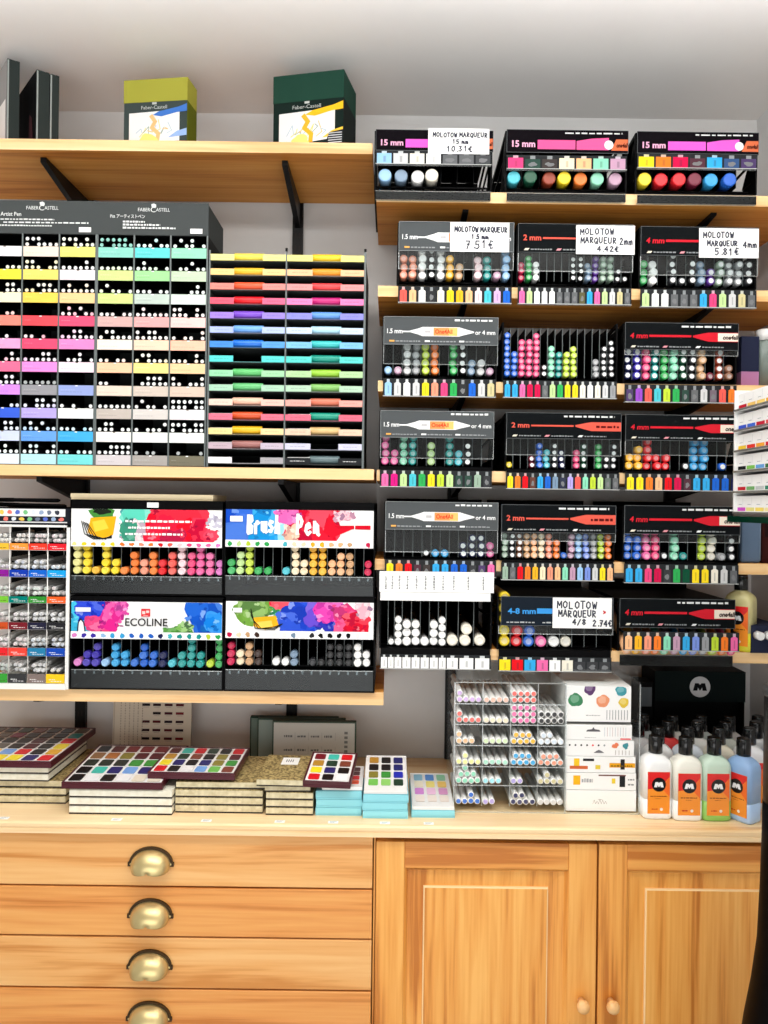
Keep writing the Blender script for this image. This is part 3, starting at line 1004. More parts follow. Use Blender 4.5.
rack('E1', 385.3, 495.4, 12, (502, 530), (530.5, 552), (560, 577), 574, 554.8, 'h15', L('yellow,orange,red,-maroon,-dark brown,sky blue,sky blue,blue,blue,-charcoal,-purple,pink'),
     '5:1 black*;6:1 sky blue;7:1 sky blue;9:2 navy*;10:3 navy*;11:3 navy*;12:2 pink', 'nearly empty grey-headed marker rack, first on the fifth marker shelf', 'twin_marker')
rack('E2', 501.4, 613.2, 15, (505, 533), (533.5, 541), (563, 580.5), 582, 557.9, 'h2', L('grey green,-grey,red,orange,amber,cream,salmon,peach,mint,mauve,light blue,periwinkle,light grey,yellow,peach'),
     '1:4 grey green;2:4 charcoal*;3:4 brown*;4:4 tan;5:4 peach;6:4 cream;7:4 salmon;8:3 orange;9:1 blue;10:4 mauve;11:4 light blue;12:4 periwinkle;13:4 grey;14:4 lime;15:4 orange', 'black marker rack reading 2 mm packed with pastel stacks, middle of the fifth marker shelf', 'fine_marker', card='dark')
rack('E3', 624.2, 737.5, 12, (506, 534.5), (535, 542), (564.5, 583.5), 584, 558.4, 'h4', L('sky blue,sky blue,rose,crimson,-charcoal,green,dark green,yellow,yellow,ivory,light grey,-grey'),
     '1:4 blue;2:3 blue;3:4 pink;4:4 rose;5:1 black*;6:4 mint;7:1 teal;9:4 lime;10:4 ivory;11:1 grey;12:4 charcoal*', 'black marker rack reading 4 mm with lime and white stacks, last on fifth marker shelf', 'paint_marker', card='dark')
rack('F1', 380.5, 490, 11, None, None, (654.5, 669), 669, 645.6, '', ['white'] * 11,
     '2:1 white;3:4 white;4:3 white;5:3 white;6:1 white;7:3 white;8:4 white;9:1 ivory;10:2 ivory;11:1 ivory', 'open black rack of plain white markers under a price strip, first on lowest shelf', 'empty_marker',
     cell=[380.5, 387.6, 394, 401.8, 411, 420, 429.2, 438.2, 446, 458.4, 474, 490], top=596, square=True)
rack('F2', 498.5, 610.6, 9, (597, 626), (626.5, 634), (657, 671.5), 671, 647, 'h48', L('yellow,red,sky blue,pink,white,ivory,-charcoal,-charcoal,-charcoal'),
     '1:5 yellow;2:2 red;3:3 blue;4:1 pink;5:1 white;6:1 ivory', 'black rack reading 4-8 mm with chunky markers, middle of lowest shelf', 'chisel_marker', card='navy', dia=.88, square=True)
rack('F3', 619.8, 732.7, 12, (599, 628), None, (630, 648.5), 652, 652, 'h4', L('peach,amber,salmon,orange,mint,mauve,sky blue,periwinkle,grey,lime,orange,pink'),
     '1:1 peach;2:1 amber;3:1 salmon;4:1 orange;5:1 mint;6:1 mauve;7:1 sky blue;8:1 periwinkle;9:1 grey;10:1 lime;11:1 orange;12:1 rose', 'black marker rack reading 4 mm with one pastel row, last on the lowest shelf', 'paint_marker', card='dark', lip=(655.5, 666), tilt=.56, sy=-.0230)


# ------------------------------------------------------------------ hand-written price cards clipped to the headers
def price_card(label, x0, x1, y0, y1, lines, D=DF - .0030):
    rnd = random.Random(label)
    xa, _, za = P(x0, y1, D)
    xb, _, zb = P(x1, y0, D)
    zb = za + (ZO(x0, y0, D) - ZO(x0, y1, D))
    w, h = xb - xa, zb - za
    m = MB()
    m.box(0, w, 0, .0008, 0, h, 'print', (244, 244, 242))
    pr = Pr(m, 0, (0, 0, w, h))
    for s, fx, fz, fh, fa, *cc in lines:
        pr.hand(s, w * fx, h * fz, h * fh, w * fa, cc[0] if cc else (62, 64, 76), h * .042, rnd)
    o = m.build('price_card', None, (xa, D - WALLD, za))
    return tag(o, label, 'price card', 'hand-written price cards')


price_card('white price card clipped over the thick pale marker rack on the top shelf', 428, 489.5, 128, 153.5,
           [('MOLOTOW MARQUEUR', .08, .66, .17, .058), ('15 mm', .40, .40, .16, .06), ('10.31\u20ac', .30, .10, .20, .08)])
price_card('white price card reading 7.51 on the grey-headed rack of the second shelf', 450, 509.5, 222, 251.5,
           [('MOLOTOW MARQUEUR', .08, .68, .17, .058), ('1.5 mm', .36, .44, .14, .06), ('7.51\u20ac', .26, .12, .26, .11)])
price_card('white price card reading 4.42 on the middle rack of the second shelf', 576, 635, 225, 254,
           [('MOLOTOW', .07, .68, .20, .085), ('MARQUEUR', .08, .38, .20, .078), ('2mm', .74, .34, .22, .08), ('4.42\u20ac', .36, .10, .17, .085)])
price_card('white price card reading 5.81 on the last rack of the second shelf', 699, 759, 228, 257.5,
           [('MOLOTOW', .07, .68, .19, .075), ('MARQUEUR', .14, .40, .17, .065), ('4mm', .74, .36, .20, .08), ('5.81\u20ac', .26, .10, .22, .095)])
price_card('white price card with a red dot on the 4-8 mm rack of the lowest shelf', 552.5, 612, 597.5, 628,
           [('MOLOTOW', .08, .66, .22, .098), ('MARQUEUR', .10, .38, .21, .082), ('*', .84, .38, .3, .1, (205, 40, 50)), ('4/8', .34, .12, .17, .08), ('2.74\u20ac', .68, .08, .19, .075)])

# white price strip and clear bar over the rack of white markers
Xc, W, zs, t = RACKS['F1']
m = MB()
a, b = ZO(436, 592, DF) - zs, ZO(436, 571.5, DF) - zs
w0 = XO(379.5, 580, DF) - Xc, XO(493.5, 580, DF) - Xc
m.box(w0[0], w0[1], -.0066, -.0050, a, b, 'print', (246, 246, 244))
pr = Pr(m, -.0066, None)
rnd = random.Random(5)
for px in (386, 392.5, 399.5, 407.5, 416.5, 425.5, 434, 443, 453.5, 468, 483):
    x = XO(px, 580, DF) - Xc
    for k in range(9):
        zz = a + (b - a) * (.14 + .075 * k)
        pr.rect(x - .0012 - rnd.uniform(0, .0008), zz, x + .0010 + rnd.uniform(0, .0008), zz + (b - a) * rnd.uniform(.03, .055), (96, 96, 100), False)
m.build('price_strip', t)
m = MB()
a2 = ZO(436, 600.5, DF) - zs
m.box(w0[0] + .002, w0[1] - .006, -.0066, .004, a2, a - .0006, 'white')
for s in (w0[0] + .0005, w0[1] - .006):
    m.box(s, s + .005, -.0046, .006, a2 - .002, a + .001, 'black')
m.build('clip_bar', t)

# ------------------------------------------------------------------ tall grey pen displays (three columns of ten trays each)
TRAY = {
 'G': [[(235, 235, 238), (240, 220, 202), (228, 226, 120)], [(236, 222, 70), (246, 216, 112), (240, 230, 232)], [(255, 238, 200), (250, 205, 90), (250, 200, 145)],
       [(250, 135, 120), (242, 80, 90), (242, 84, 118)], [(236, 160, 205), (240, 80, 115), (242, 135, 195)], [(246, 110, 148), (242, 140, 212), (248, 220, 235)],
       [(208, 140, 234), (150, 150, 155), (148, 164, 216)], [(62, 98, 215), (180, 165, 232), (245, 245, 245)], [(205, 215, 245), (105, 162, 236), (70, 172, 230)],
       [(225, 240, 250), (182, 230, 236), (118, 214, 214)]],
 'J': [[(136, 205, 190), (98, 204, 204), (148, 220, 184)], [(200, 226, 140), (156, 215, 148), (190, 210, 180)], [(200, 222, 135), (185, 200, 190), (205, 220, 210)],
       [(205, 168, 164), (232, 164, 164), (250, 198, 194)], [(250, 232, 212), (250, 205, 180), (250, 188, 162)], [(250, 194, 158), (250, 220, 136), (240, 200, 154)],
       [(226, 206, 190), (205, 192, 180), (212, 190, 174)], [(190, 180, 172), (208, 203, 198), (240, 236, 236)], [(243, 241, 233), (241, 243, 238), (230, 236, 230)],
       [(205, 198, 200), (165, 160, 155), (116, 112, 96)]],
}
TRAYN = {
 'G': ['white,cream,yellow green', 'lemon,straw yellow,pinkish white', 'pale cream,amber,peach', 'salmon,red,rose red', 'dull pink,strong rose,pink', 'deep pink,orchid,palest pink', 'violet,dark grey,grey blue', 'royal blue,lavender,plain white', 'pale blue,mid blue,bright blue', 'icy white,pale aqua,aqua'],
 'J': ['grey teal,turquoise,mint', 'yellow green,leaf green,sage', 'light lime,cool grey green,pale grey green', 'dusty pink,rose pink,shell pink', 'ivory,light peach,apricot', 'orange peach,pale yellow,sand', 'beige,greige,dull beige', 'taupe,light warm grey,off white', 'warm white,cool white,grey white', 'pinkish grey,mid grey,olive grey'],
}
DOTS = {
 'G': [[('000000', ''), ('101111', '111000'), ('101111', '111010')],
       [('000111', ''), ('111011', '110001'), ('111111', '000010')],
       [('000111', '000110'), ('110111', '001110'), ('111111', '010010')],
       [('000110', ''), ('', ''), ('111011', '010100')],
       [('000100', ''), ('110100', ''), ('111111', '001100')],
       [('000111', '000010'), ('111111', '000110'), ('011101', '000100')],
       [('001111', '000110'), ('111111', ''), ('', '')],
       [('000011', ''), ('101111', '001101'), ('101001', '')],
       [('000111', '000110'), ('111011', '010100'), ('111011', '')],
       [('001111', '000100'), ('111011', '011001'), ('110111', '')]],
 'J': [[('101111', '111110'), ('111011', '000100'), ('101101', '010100')],
       [('111111', ''), ('111101', '010000'), ('011011', '000100')],
       [('101101', '010000'), ('111011', ''), ('000111', '000010')],
       [('111011', ''), ('111111', '010000'), ('111011', '110010')],
       [('101111', '011000'), ('111111', '101100'), ('101101', '000001')],
       [('110110', ''), ('101111', '011000'), ('111011', '000010')],
       [('110000', ''), ('011111', '001110'), ('110111', '100001')],
       [('111111', ''), ('101101', '010000'), ('111011', '111111')],
       [('111011', '011000'), ('101110', '000001'), ('101111', '111011')],
       [('111111', '001111'), ('101100', ''), ('010001', '')]],
}
DG = 1.458
pen_me = MB()
pr_ = .0044
pen_me.lathe([(.68 * pr_, -.0006), (.76 * pr_, 0), (.80 * pr_, .0004), (pr_, .0008), (pr_, .100), (.7 * pr_, .104)], 14, T=TO_Y, mats=['ocol', 'ocol', 'blackmat', 'blackmat', 'blackmat'])
pen_me = pen_me.mesh('pen_shape')


def pen_display(key, x0, x1, ytop, yhead, ybot, label, short, mid):
    rnd = random.Random(key)
    ym = (ytop + ybot) / 2
    XL, XR = XO(x0, ym, DG), XO(x1, ym, DG)
    Xc, W = (XL + XR) / 2, XR - XL
    zs = SZ['L2']
    xm = (x0 + x1) / 2
    z = lambda y: ZO(xm, y, DG) - zs
    Y = DG - WALLD
    H, hw, dep = z(ytop), W / 2, .128
    t = thing('pen_display', label, 'pen display', (Xc, Y, zs))
    zh = z(yhead)
    rows = [zh + (0 - zh) * i / 10 for i in range(11)]
    rows = [zh * (1 - i / 10) + .0008 * i / 10 for i in range(11)]
    ce = [-hw + W * i / 3 for i in range(4)]
    m = MB()
    m.box(-hw, hw, dep - .003, dep, .0004, H - .002, 'slate')
    for i, e in enumerate(ce):
        m.box(e - .0014, e + .0014, .0015, dep - .003, .0004, zh, 'blackmat')
        m.box(e - .0014, e + .0014, .0002, .0015, .0004, zh, 'rail')
    m.box(-hw - .0014, -hw, .0015, dep, zh, H - .003, 'slate')
    m.box(hw, hw + .0014, .0015, dep, zh, H - .003, 'slate')
    m.box(-hw, hw, .004, dep - .003, zh - .0012, zh, 'blackmat')
    for i in range(10):
        fl = rows[i + 1] + .0196
        for j in range(3):
            m.box(ce[j] + .0014, ce[j + 1] - .0014, .004, dep - .003, fl - .0012, fl, 'blackmat')
    m.build('housing', t)
    # header
    m = MB()
    m.box(-hw - .0014, hw + .0014, 0, .0016, zh, H, 'print', (72, 76, 76))
    pr = Pr(m, 0, (-hw - .0014, zh, hw + .0014, H))
    h = H - zh
    wc = (226, 230, 228)
    X = lambda f: -hw + W * f
    pr.text('FABER', X(.365), zh + h * .725, X(.475), zh + h * .83, wc, .0)
    pr.text('C', X(.48), zh + h * .70, X(.525), zh + h * .86, wc, .0)
    pr.text('ASTELL', X(.53), zh + h * .725, X(.655), zh + h * .83, wc, .0)
    pr.poly([(X(.49), zh + h * .86), (X(.53), zh + h * .85), (X(.53), zh + h * .93), (X(.51), zh + h * .97), (X(.485), zh + h * .94)], wc)
    if key == 'J':
        pr.text('Pitt \u30a2\u30fc\u30c6\u30a3\u30b9\u30c8\u30da\u30f3', X(.115), zh + h * .50, X(.43), zh + h * .62, wc, .01)
        for k, (f0, f1) in enumerate(((.23, .43), (.23, .57), (.23, .71))):
            pr.scribble(X(f0), zh + h * (.37 - k * .095), X(f1), h * .06, wc, 10 + 4 * k, rnd)
    else:
        pr.text('Pitt Artist Pen', X(.06), zh + h * .52, X(.32), zh + h * .64, wc, .01)
        for k, (f0, f1) in enumerate(((.10, .62), (.16, .93), (.12, .60))):
            pr.scribble(X(f0), zh + h * (.40 - k * .095), X(f1), h * .045, wc, 18 + 4 * k, rnd)
    pr.rect(X(.845), zh + h * .05, X(.955), zh + h * .20, (248, 248, 246))
    m.build('header_panel', t)
    for i in range(10):
        z0, z1 = rows[i + 1] + .0006, rows[i + 1] + .0196
        for j in range(3):
            a, b = ce[j] + .0018, ce[j + 1] - .0018
            m = MB()
            c = TRAY[key][i][j]
            m.box(a, b, .0003, .0012, z0, z1, 'print', c)
            pr = Pr(m, .0003, (a, z0, b, z1))
            if rnd.random() < .8:
                pr.rect(a + (b - a) * .48, z1 - .0018, a + (b - a) * .55, z1, (250, 250, 250) if sum(c) < 640 else (120, 110, 100))
            pr.scribble(a + .004, z0 + .006, a + (b - a) * rnd.uniform(.4, .7), .0008, mixc(c, (40, 40, 40), .22), 9, rnd)
            pr.scribble(a + .004, z0 + .010, a + (b - a) * rnd.uniform(.2, .5), .0007, mixc(c, (255, 255, 255), .35), 6, rnd)
            m.build('tray_label', t)
            lo, up = DOTS[key][i][j]
            pit = (b - a) / 6.05
            nm = TRAYN[key][i].split(',')[j]
            for lay, bits in enumerate((lo, up)):
                cnt = 0
                tot = bits.count('1')
                for k, bt in enumerate(bits):
                    if bt != '1':
                        continue
                    cnt += 1
                    x = a + pit * (k + .52) + rnd.uniform(-.0004, .0004)
                    zz = z1 + pr_ + .0004 + lay * (2 * pr_ + .0016)
                    cc = mixc((236, 240, 240), c, .12 if rnd.random() < .7 else .35)
                    if (key, i, j) == ('J', 0, 0):
                        cc = (130, 190, 178)
                    if key == 'J' and i == 9 and j > 0 or (key, i, j) == ('G', 6, 1):
                        cc = (170, 176, 176)
                    o = inst('artist_pen', pen_me, (Xc + x, Y + rnd.uniform(.0020, .0040), zs + zz), cc)
                    lb = 'black pen with pale end, %s along %s layer above %s label, %s' % (ORD[cnt], 'upper' if lay else 'lower', nm, short)
                    tag(o, lb, 'pen', 'pens above the %s label' % nm)


pen_display('G', -15.5, 95, 200.5, 233.5, 466, 'tall grey pen display with English lettering cut by the picture edge', 'outer display', 'a')
pen_display('J', 96.4, 206.2, 202.5, 235, 467.5, 'tall grey pen display with Japanese lettering beside the rainbow rack', 'inner display', 'b')

# ------------------------------------------------------------------ rack of brush markers lying crosswise
HROW = [((246, 236, 150), (254, 226, 80), (250, 236, 140), (252, 202, 30)), ((252, 212, 140), (250, 186, 40), (254, 192, 150), (246, 150, 30)),
        ((252, 140, 130), (246, 90, 50), (252, 150, 150), (240, 66, 70)), ((246, 96, 118), (236, 15, 30), (252, 130, 184), (200, 26, 118)),
        ((160, 130, 222), (122, 72, 202), (140, 140, 226), (96, 152, 226)), ((170, 185, 240), (110, 168, 242), (196, 216, 242), (176, 224, 246)),
        ((76, 142, 226), (26, 112, 216), (126, 188, 240), (54, 190, 190)), ((90, 210, 206), None, (92, 205, 196), (16, 150, 130)),
        ((150, 216, 170), (92, 190, 108), (176, 216, 160), (148, 202, 56)), ((165, 206, 180), (100, 190, 118), (175, 206, 180), (128, 186, 98)),
        ((252, 206, 190), (248, 190, 165), (246, 164, 154), (216, 116, 90)), ((226, 116, 138), (216, 82, 36), (222, 108, 130), (20, 150, 126)),
        ((246, 216, 150), (242, 186, 20), (232, 196, 172), (216, 180, 120)), ((190, 170, 180), (160, 104, 100), (202, 202, 226), None),
        ((236, 232, 236), None, (40, 42, 44), (92, 112, 116))]
HNAME = [('pale yellow', 'golden yellow'), ('amber', 'orange'), ('orange red', 'coral red'), ('bright red', 'magenta'), ('violet', 'cornflower blue'), ('light sky blue', 'ice blue'), ('strong blue', 'turquoise'), ('', 'dark teal'), ('green', 'lime green'), ('soft green', 'sage green'), ('pale salmon', 'terracotta'), ('burnt orange', 'sea green'), ('mustard yellow', 'tan'), ('reddish brown', ''), ('', 'slate grey')]
rnd = random.Random(11)
x0, x1 = 206.8, 363.5
XL, XR = XO(x0, 360, DG), XO(x1, 360, DG)
Xc, W = (XL + XR) / 2, XR - XL
zs = SZ['L2']
Y = DG - WALLD
hw = W / 2
zz = lambda y: ZO(285, y, DG) - zs
H = zz(252)
t = thing('rainbow_marker_rack', 'dark grey rack of fifteen shelves holding crosswise markers in rainbow order', 'marker rack', (Xc, Y, zs))
m = MB()
m.box(-hw, hw, .195, .199, .0004, H - .012, 'slate')
m.box(hw - .0006, hw + .0014, .003, .199, .0004, H - .004, 'slate')
m.box(-hw + .0026, -hw + .0046, .003, .199, .0004, H - .004, 'slate')
m.box(hw - .001, hw + .003, 0, .003, .0004, H + .004, 'rail')
m.box(-hw + .0016, -hw + .0046, 0, .003, .0004, H + .002, 'rail')
m.box(-.0015, .0015, .004, .195, .0004, H - .01, 'slate')
m.box(-.0014, .0014, .0012, .004, .0004, H + .002, 'rail')
for xx in (hw + .001, 0):
    m.rod((xx, .0016, H + .002), (xx, .0016, H + .0075), .0024, 'steel')
py0, dpy = 257.0, (460.0 - 257.0) / 14
for i in range(15):
    zb = zz(py0 + dpy * i + 3.4)
    m.box(-hw + .0046, hw - .001, .0045, .195, zb - .0022, zb, 'slate')
m.build('housing', t)
seg = MB()
rr = .0078
for prof, mt in (([(.003, -.072), (.0048, -.071), (.0050, -.030), (rr * .93, -.0285)], 'white'), ([(rr * .93, -.0285), (rr, -.0278), (rr, .0278), (rr * .9, .0286)], 'ocol'), ([(.0050, .0288), (.0048, .060), (.0028, .068)], 'blackmat')):
    seg.lathe(prof, 20, mt, T=Matrix.Rotation(PI / 2, 4, 'Y'))
seg = seg.mesh('brush_marker_shape')
for i in range(15):
    zb = zz(py0 + dpy * i + 3.4)
    sh = .0118
    for s in (0, 1):
        a, b = (-hw + .0048, -.0016) if s == 0 else (.0016, hw - .0012)
        c = HROW[i][2 * s]
        mc = HROW[i][2 * s + 1]
        n0 = XO(233 if s == 0 else 311.5, 360, DG) - Xc
        n1 = XO(261.5 if s == 0 else 339.5, 360, DG) - Xc
        m = MB()
        c2 = mixc(c, HROW[i][2] if s == 0 else c, .35)
        for (q0, q1, cq) in ((a, n0, c), (n1, b, c2 if s == 0 else c)):
            m.box(q0, q1, .0004, .0014, zb - .001, zb - .001 + sh, 'print', cq)
            pr = Pr(m, .0004, (q0, zb - .001, q1, zb + sh))
            pr.scribble(q0 + (q1 - q0) * .2, zb + .0042, q0 + (q1 - q0) * .8, .0013, mixc(cq, (60, 60, 60) if sum(cq) > 200 else (240, 240, 240), .25 if sum(cq) > 200 else .9), 6, rnd)
        m.box(n0, n1, .0006, .0014, zb - .0014, zb - .0002, 'print', mixc(c, (60, 60, 60), .5))
        m.build('label_strip', t)
        if mc:
            xm = (n0 + n1) / 2
            o = inst('brush_marker', seg, (Xc + xm, Y + .0048 + rr, zs + zb + rr + .0003), mc)
            tag(o, '%s marker lying crosswise on the %s shelf of the rainbow rack, %s half' % (HNAME[i][s], ORD[i + 1], 'inner' if s == 0 else 'outer'), 'marker', 'crosswise markers in the rainbow rack')

# ------------------------------------------------------------------ four black brush pen racks with watercolour headers
DE = 1.450


def splash(pr, rect, blobs, rnd):
    x0, z0, x1, z1 = rect
    w, h = x1 - x0, z1 - z0
    for (fx, fz, rx, rz, c, n) in blobs:
        for k in range(n):
            f = k / max(n - 1, 1)
            cc = mixc(c, (255, 255, 255) if rnd.random() < .5 else (20, 20, 90), rnd.uniform(0, .25))
            s = 1 - .5 * f
            pr.blob(x0 + w * (fx + rnd.uniform(-.5, .5) * rx * f * 1.6), z0 + h * (fz + rnd.uniform(-.5, .5) * rz * f * 1.6), w * rx * s, h * rz * s, cc, .32, 20, rnd)
        for k in range(14):
            cc = mixc(c, (255, 255, 255) if k % 2 else (24, 20, 70), rnd.uniform(.05, .45))
            q = rnd.uniform(.004, .022)
            pr.blob(x0 + w * (fx + rnd.uniform(-1.1, 1.1) * rx), z0 + h * (fz + rnd.uniform(-1, 1) * rz), w * q, h * q * rnd.uniform(2, 6), cc, .5, 12, rnd)


ECO = {
 'TL': '0:4 pale yellow;1:4 yellow;2:1 amber;3:4 yellow;4:2 yellow;5:1 orange;6:3 orange;7:2 salmon;8:3 orange;9:2 red;10:3 coral;11:4 pale pink;12:3 rose;13:4 pink;14:3 pink;15:2 orchid',
 'TR': '0:2 green;1:3 pale green;2:4 lime;3:1 green;4:1 green;6:1 turquoise;7:4 cream;8:2 cream;9:4 amber;10:4 amber;11:2 peach;12:3 peach;13:3 tan;15:2 crimson',
 'BL': '0:1 orchid;1:2 indigo;2:3 indigo;3:1 light blue;4:3 sky blue;5:2 sky blue;6:1 blue;7:3 blue;8:2 blue;9:2 navy;10:1 turquoise;11:2 teal;12:4 teal;13:2 teal;14:1 lime;15:4 green',
 'BR': '0:3 crimson;1:2 cream;2:3 tan;3:2 dark brown;5:1 white;6:1 white;7:2 grey blue;9:1 charcoal;10:1 black;11:3 black;12:3 black;13:3 black;14:3 white;15:2 white',
}
COL['orchid'] = (230, 130, 205)
ECN = {'TL': 'yellow to pink pen rack', 'TR': 'Brush Pen lettered rack', 'BL': 'ECOLINE lettered rack', 'BR': 'black and white pen rack'}
ECL = {'TL': 'black brush pen rack with yellow to pink pens under an ink pot header', 'TR': 'black brush pen rack with a blue and red header lettered Brush Pen',
       'BL': 'black brush pen rack with blue pens under a header lettered ECOLINE', 'BR': 'black brush pen rack with black and white pens under a splashed header'}


def eco(key, x0, x1, ytop, h0, h1, d1, yd, ylip, ybot, xs0, xs1, zbase):
    rnd = random.Random('eco' + key)
    ym = (ytop + ybot) / 2
    XL, XR = XO(x0, ym, DE), XO(x1, ym, DE)
    Xc, W = (XL + XR) / 2, XR - XL
    xm = (x0 + x1) / 2
    z = lambda y: ZO(xm, y, DE) - zbase
    Y = DE - WALLD
    hw, H, dep = W / 2, z(ytop), .185
    t = thing('brush_pen_rack', ECL[key], 'pen rack', (Xc, Y, zbase))
    rr = .0073
    zf = z(yd) - rr - .0003
    m = MB()
    m.box(-hw, hw, .002, dep, .0004, .0030, 'black')
    m.box(-hw, hw, .020, dep, zf - .002, zf, 'black')
    m.box(-hw, hw, dep - .002, dep, .003, H - .002, 'black')
    m.box(-hw, hw, .001, dep, H - .002, H, 'black')
    for s in (-1, 1):
        a, b = sorted((s * hw, s * (hw - .0025)))
        m.box(a, b, .001, dep - .002, .003, H - .002, 'black')
    m.box(-hw, hw, .001, .003, z(h0) , H - .002, 'black')
    m.build('housing', t)
    if key == 'TL':
        q0, q1 = XO(147, 505, DE) - Xc, XO(158.5, 505, DE) - Xc
        m = MB()
        m.box(q0, q1, .0004, .0009, z(507.5), z(502.5), 'print', (246, 246, 246))
        m.build('sticker', t)
    m = MB()
    n = 16
    ca, cb = XO(xs0, ym, DE) - Xc, XO(xs1, ym, DE) - Xc
    pit = (cb - ca) / 15
    for i in range(15):
        e = ca + pit * (i + .5)
        m.box(e - .0004, e + .0004, .022, dep - .003, zf + .0003, z(h1) + .004, 'black')
        m.box(e - .0005, e + .0005, .0205, .022, zf + .0003, z(h1), 'rail')
    m.build('divider_grid', t)
    # header card
    m = MB()
    a, b = z(d1), z(h0)
    c0, c1 = -hw + .003, hw - .0032
    m.box(c0, c1, -.0004, .0008, a, b, 'print', (250, 250, 250))
    aa = z(h1)
    pr = Pr(m, -.0004, (c0, aa, c1, b), step=.000012)
    R = (c0, aa, c1, b)
    w, h = c1 - c0, b - aa
    X = lambda f: c0 + w * f
    Z = lambda f: aa + h * f
    wh = (252, 252, 252)
    if key == 'TL':
        splash(pr, R, [(.45, .75, .14, .6, (90, 205, 180), 5), (.42, .25, .10, .35, (225, 200, 205), 3), (.38, .3, .05, .4, (60, 150, 120), 3), (.72, .6, .19, .75, (238, 16, 40), 7), (.62, .2, .12, .5, (230, 30, 60), 4), (.88, .35, .10, .4, (240, 14, 46), 4), (.97, .7, .05, .35, (250, 245, 245), 3)], rnd)
        pr.blob(X(.20), Z(.85), w * .075, h * .25, (70, 140, 60), .25, 18, rnd)
        pr.blob(X(.20), Z(.95), w * .06, h * .12, (30, 40, 30), .3, 14, rnd)
        pr.poly([(X(.13), Z(.72)), (X(.30), Z(.78)), (X(.28), Z(.2)), (X(.20), Z(.06)), (X(.11), Z(.26))], (244, 176, 30))
        pr.poly([(X(.14), Z(.60)), (X(.22), Z(.68)), (X(.25), Z(.4)), (X(.16), Z(.28))], (252, 206, 70))
        for k in range(5):
            q = .02 * k
            pr.line([(X(.07 + q * .5), Z(.62 - q)), (X(.09 + q), Z(.22 - q)), (X(.15 + q), Z(.06)), (X(.27), Z(.10 + q))], h * .028, (30, 34, 36))
        for k, (f0, f1) in enumerate(((.36, .80), (.38, .66), (.36, .74))):
            pr.scribble(X(f0), Z(.60 - k * .2), X(f1), h * .07, wh, 16, rnd)
    elif key == 'TR':
        splash(pr, R, [(.12, .5, .22, .9, (20, 80, 200), 7), (.28, .55, .12, .8, (24, 150, 220), 6), (.40, .5, .06, .7, (150, 215, 235), 4), (.58, .5, .17, .9, (232, 14, 40), 8), (.42, .8, .07, .35, (240, 90, 170), 4), (.45, .2, .05, .3, (250, 190, 160), 3), (.80, .85, .06, .16, (245, 180, 190), 3)], rnd)
        pr.poly([(X(.70), Z(.9)), (X(.74), Z(.55)), (X(.80), Z(.46)), (X(.88), Z(.44)), (X(.72), Z(.1)), (X(.66), Z(.3))], (228, 20, 44))
        pr.poly([(X(.73), Z(.50)), (X(.98), Z(.52)), (X(.98), Z(.38)), (X(.76), Z(.40))], (206, 16, 40))
        pr.rect(X(.87), Z(.34), X(.875), Z(.58), wh)
        pr.rect(X(.03), Z(.60), X(.115), Z(.78), wh)
        pr.hand('Brush', X(.15), Z(.24), h * .56, w * .046, wh, h * .10, rnd)
        pr.hand('Pen', X(.48), Z(.22), h * .60, w * .056, wh, h * .10, rnd)
    elif key == 'BL':
        splash(pr, R, [(.06, .4, .07, .7, (60, 190, 225), 4), (.17, .75, .13, .45, (30, 60, 210), 7), (.20, .2, .10, .3, (240, 70, 130), 5), (.27, .5, .07, .5, (226, 40, 140), 6), (.33, .85, .04, .3, (240, 80, 170), 3), (.90, .6, .12, .7, (20, 90, 205), 8), (.95, .3, .07, .4, (20, 130, 225), 4), (.72, .05, .09, .16, (70, 140, 50), 5), (.76, .18, .05, .12, (110, 170, 70), 3)], rnd)
        pr.rect(X(.03), Z(.66), X(.13), Z(.80), wh)
        pr.poly([(X(.045), Z(0)), (X(.05), Z(.30)), (X(.065), Z(.42)), (X(.085), Z(.30)), (X(.095), Z(0))], (235, 238, 240))
        pr.line([(X(.045), Z(0)), (X(.05), Z(.30)), (X(.065), Z(.42)), (X(.085), Z(.30)), (X(.095), Z(0))], h * .04, (30, 30, 60))
        red = (222, 60, 66)
        pr.rect(X(.465), Z(.52), X(.525), Z(.78), red)
        for q in ((.472, .70, .492, .60), (.498, .72, .518, .64), (.480, .56, .51, .545)):
            pr.rect(X(q[0]), Z(q[3]), X(q[2]), Z(q[1]), (250, 210, 205), False)
        pr.n += 1
        pr.text('ECOLINE', X(.36), Z(.20), X(.64), Z(.46), (40, 36, 38), .012)
    else:
        splash(pr, R, [(.17, .7, .12, .5, (110, 160, 60), 6), (.37, .65, .06, .3, (60, 175, 90), 4), (.47, .9, .17, .28, (232, 30, 50), 6), (.50, .35, .14, .6, (30, 70, 205), 8), (.63, .7, .09, .5, (90, 60, 200), 5), (.72, .25, .08, .35, (30, 40, 170), 5), (.70, .75, .09, .4, (228, 60, 170), 6), (.82, .4, .09, .5, (240, 60, 120), 5), (.88, .25, .08, .35, (236, 20, 44), 5), (.93, .8, .05, .3, (250, 190, 200), 3)], rnd)
        pr.poly([(X(.19), Z(.45)), (X(.34), Z(.52)), (X(.36), Z(.18)), (X(.27), Z(.03)), (X(.19), Z(.15))], (246, 176, 34))
        pr.poly([(X(.21), Z(.30)), (X(.31), Z(.36)), (X(.32), Z(.16)), (X(.24), Z(.08))], (252, 210, 90))
        for k in range(3):
            pr.line([(X(.17), Z(.75 - .1 * k)), (X(.19), Z(.35)), (X(.20 + .02 * k), Z(.08)), (X(.33), Z(.04 + .05 * k)), (X(.385), Z(.25))], h * .028, (34, 40, 24))
        pr.rect(X(.05), Z(.62), X(.11), Z(.78), wh)
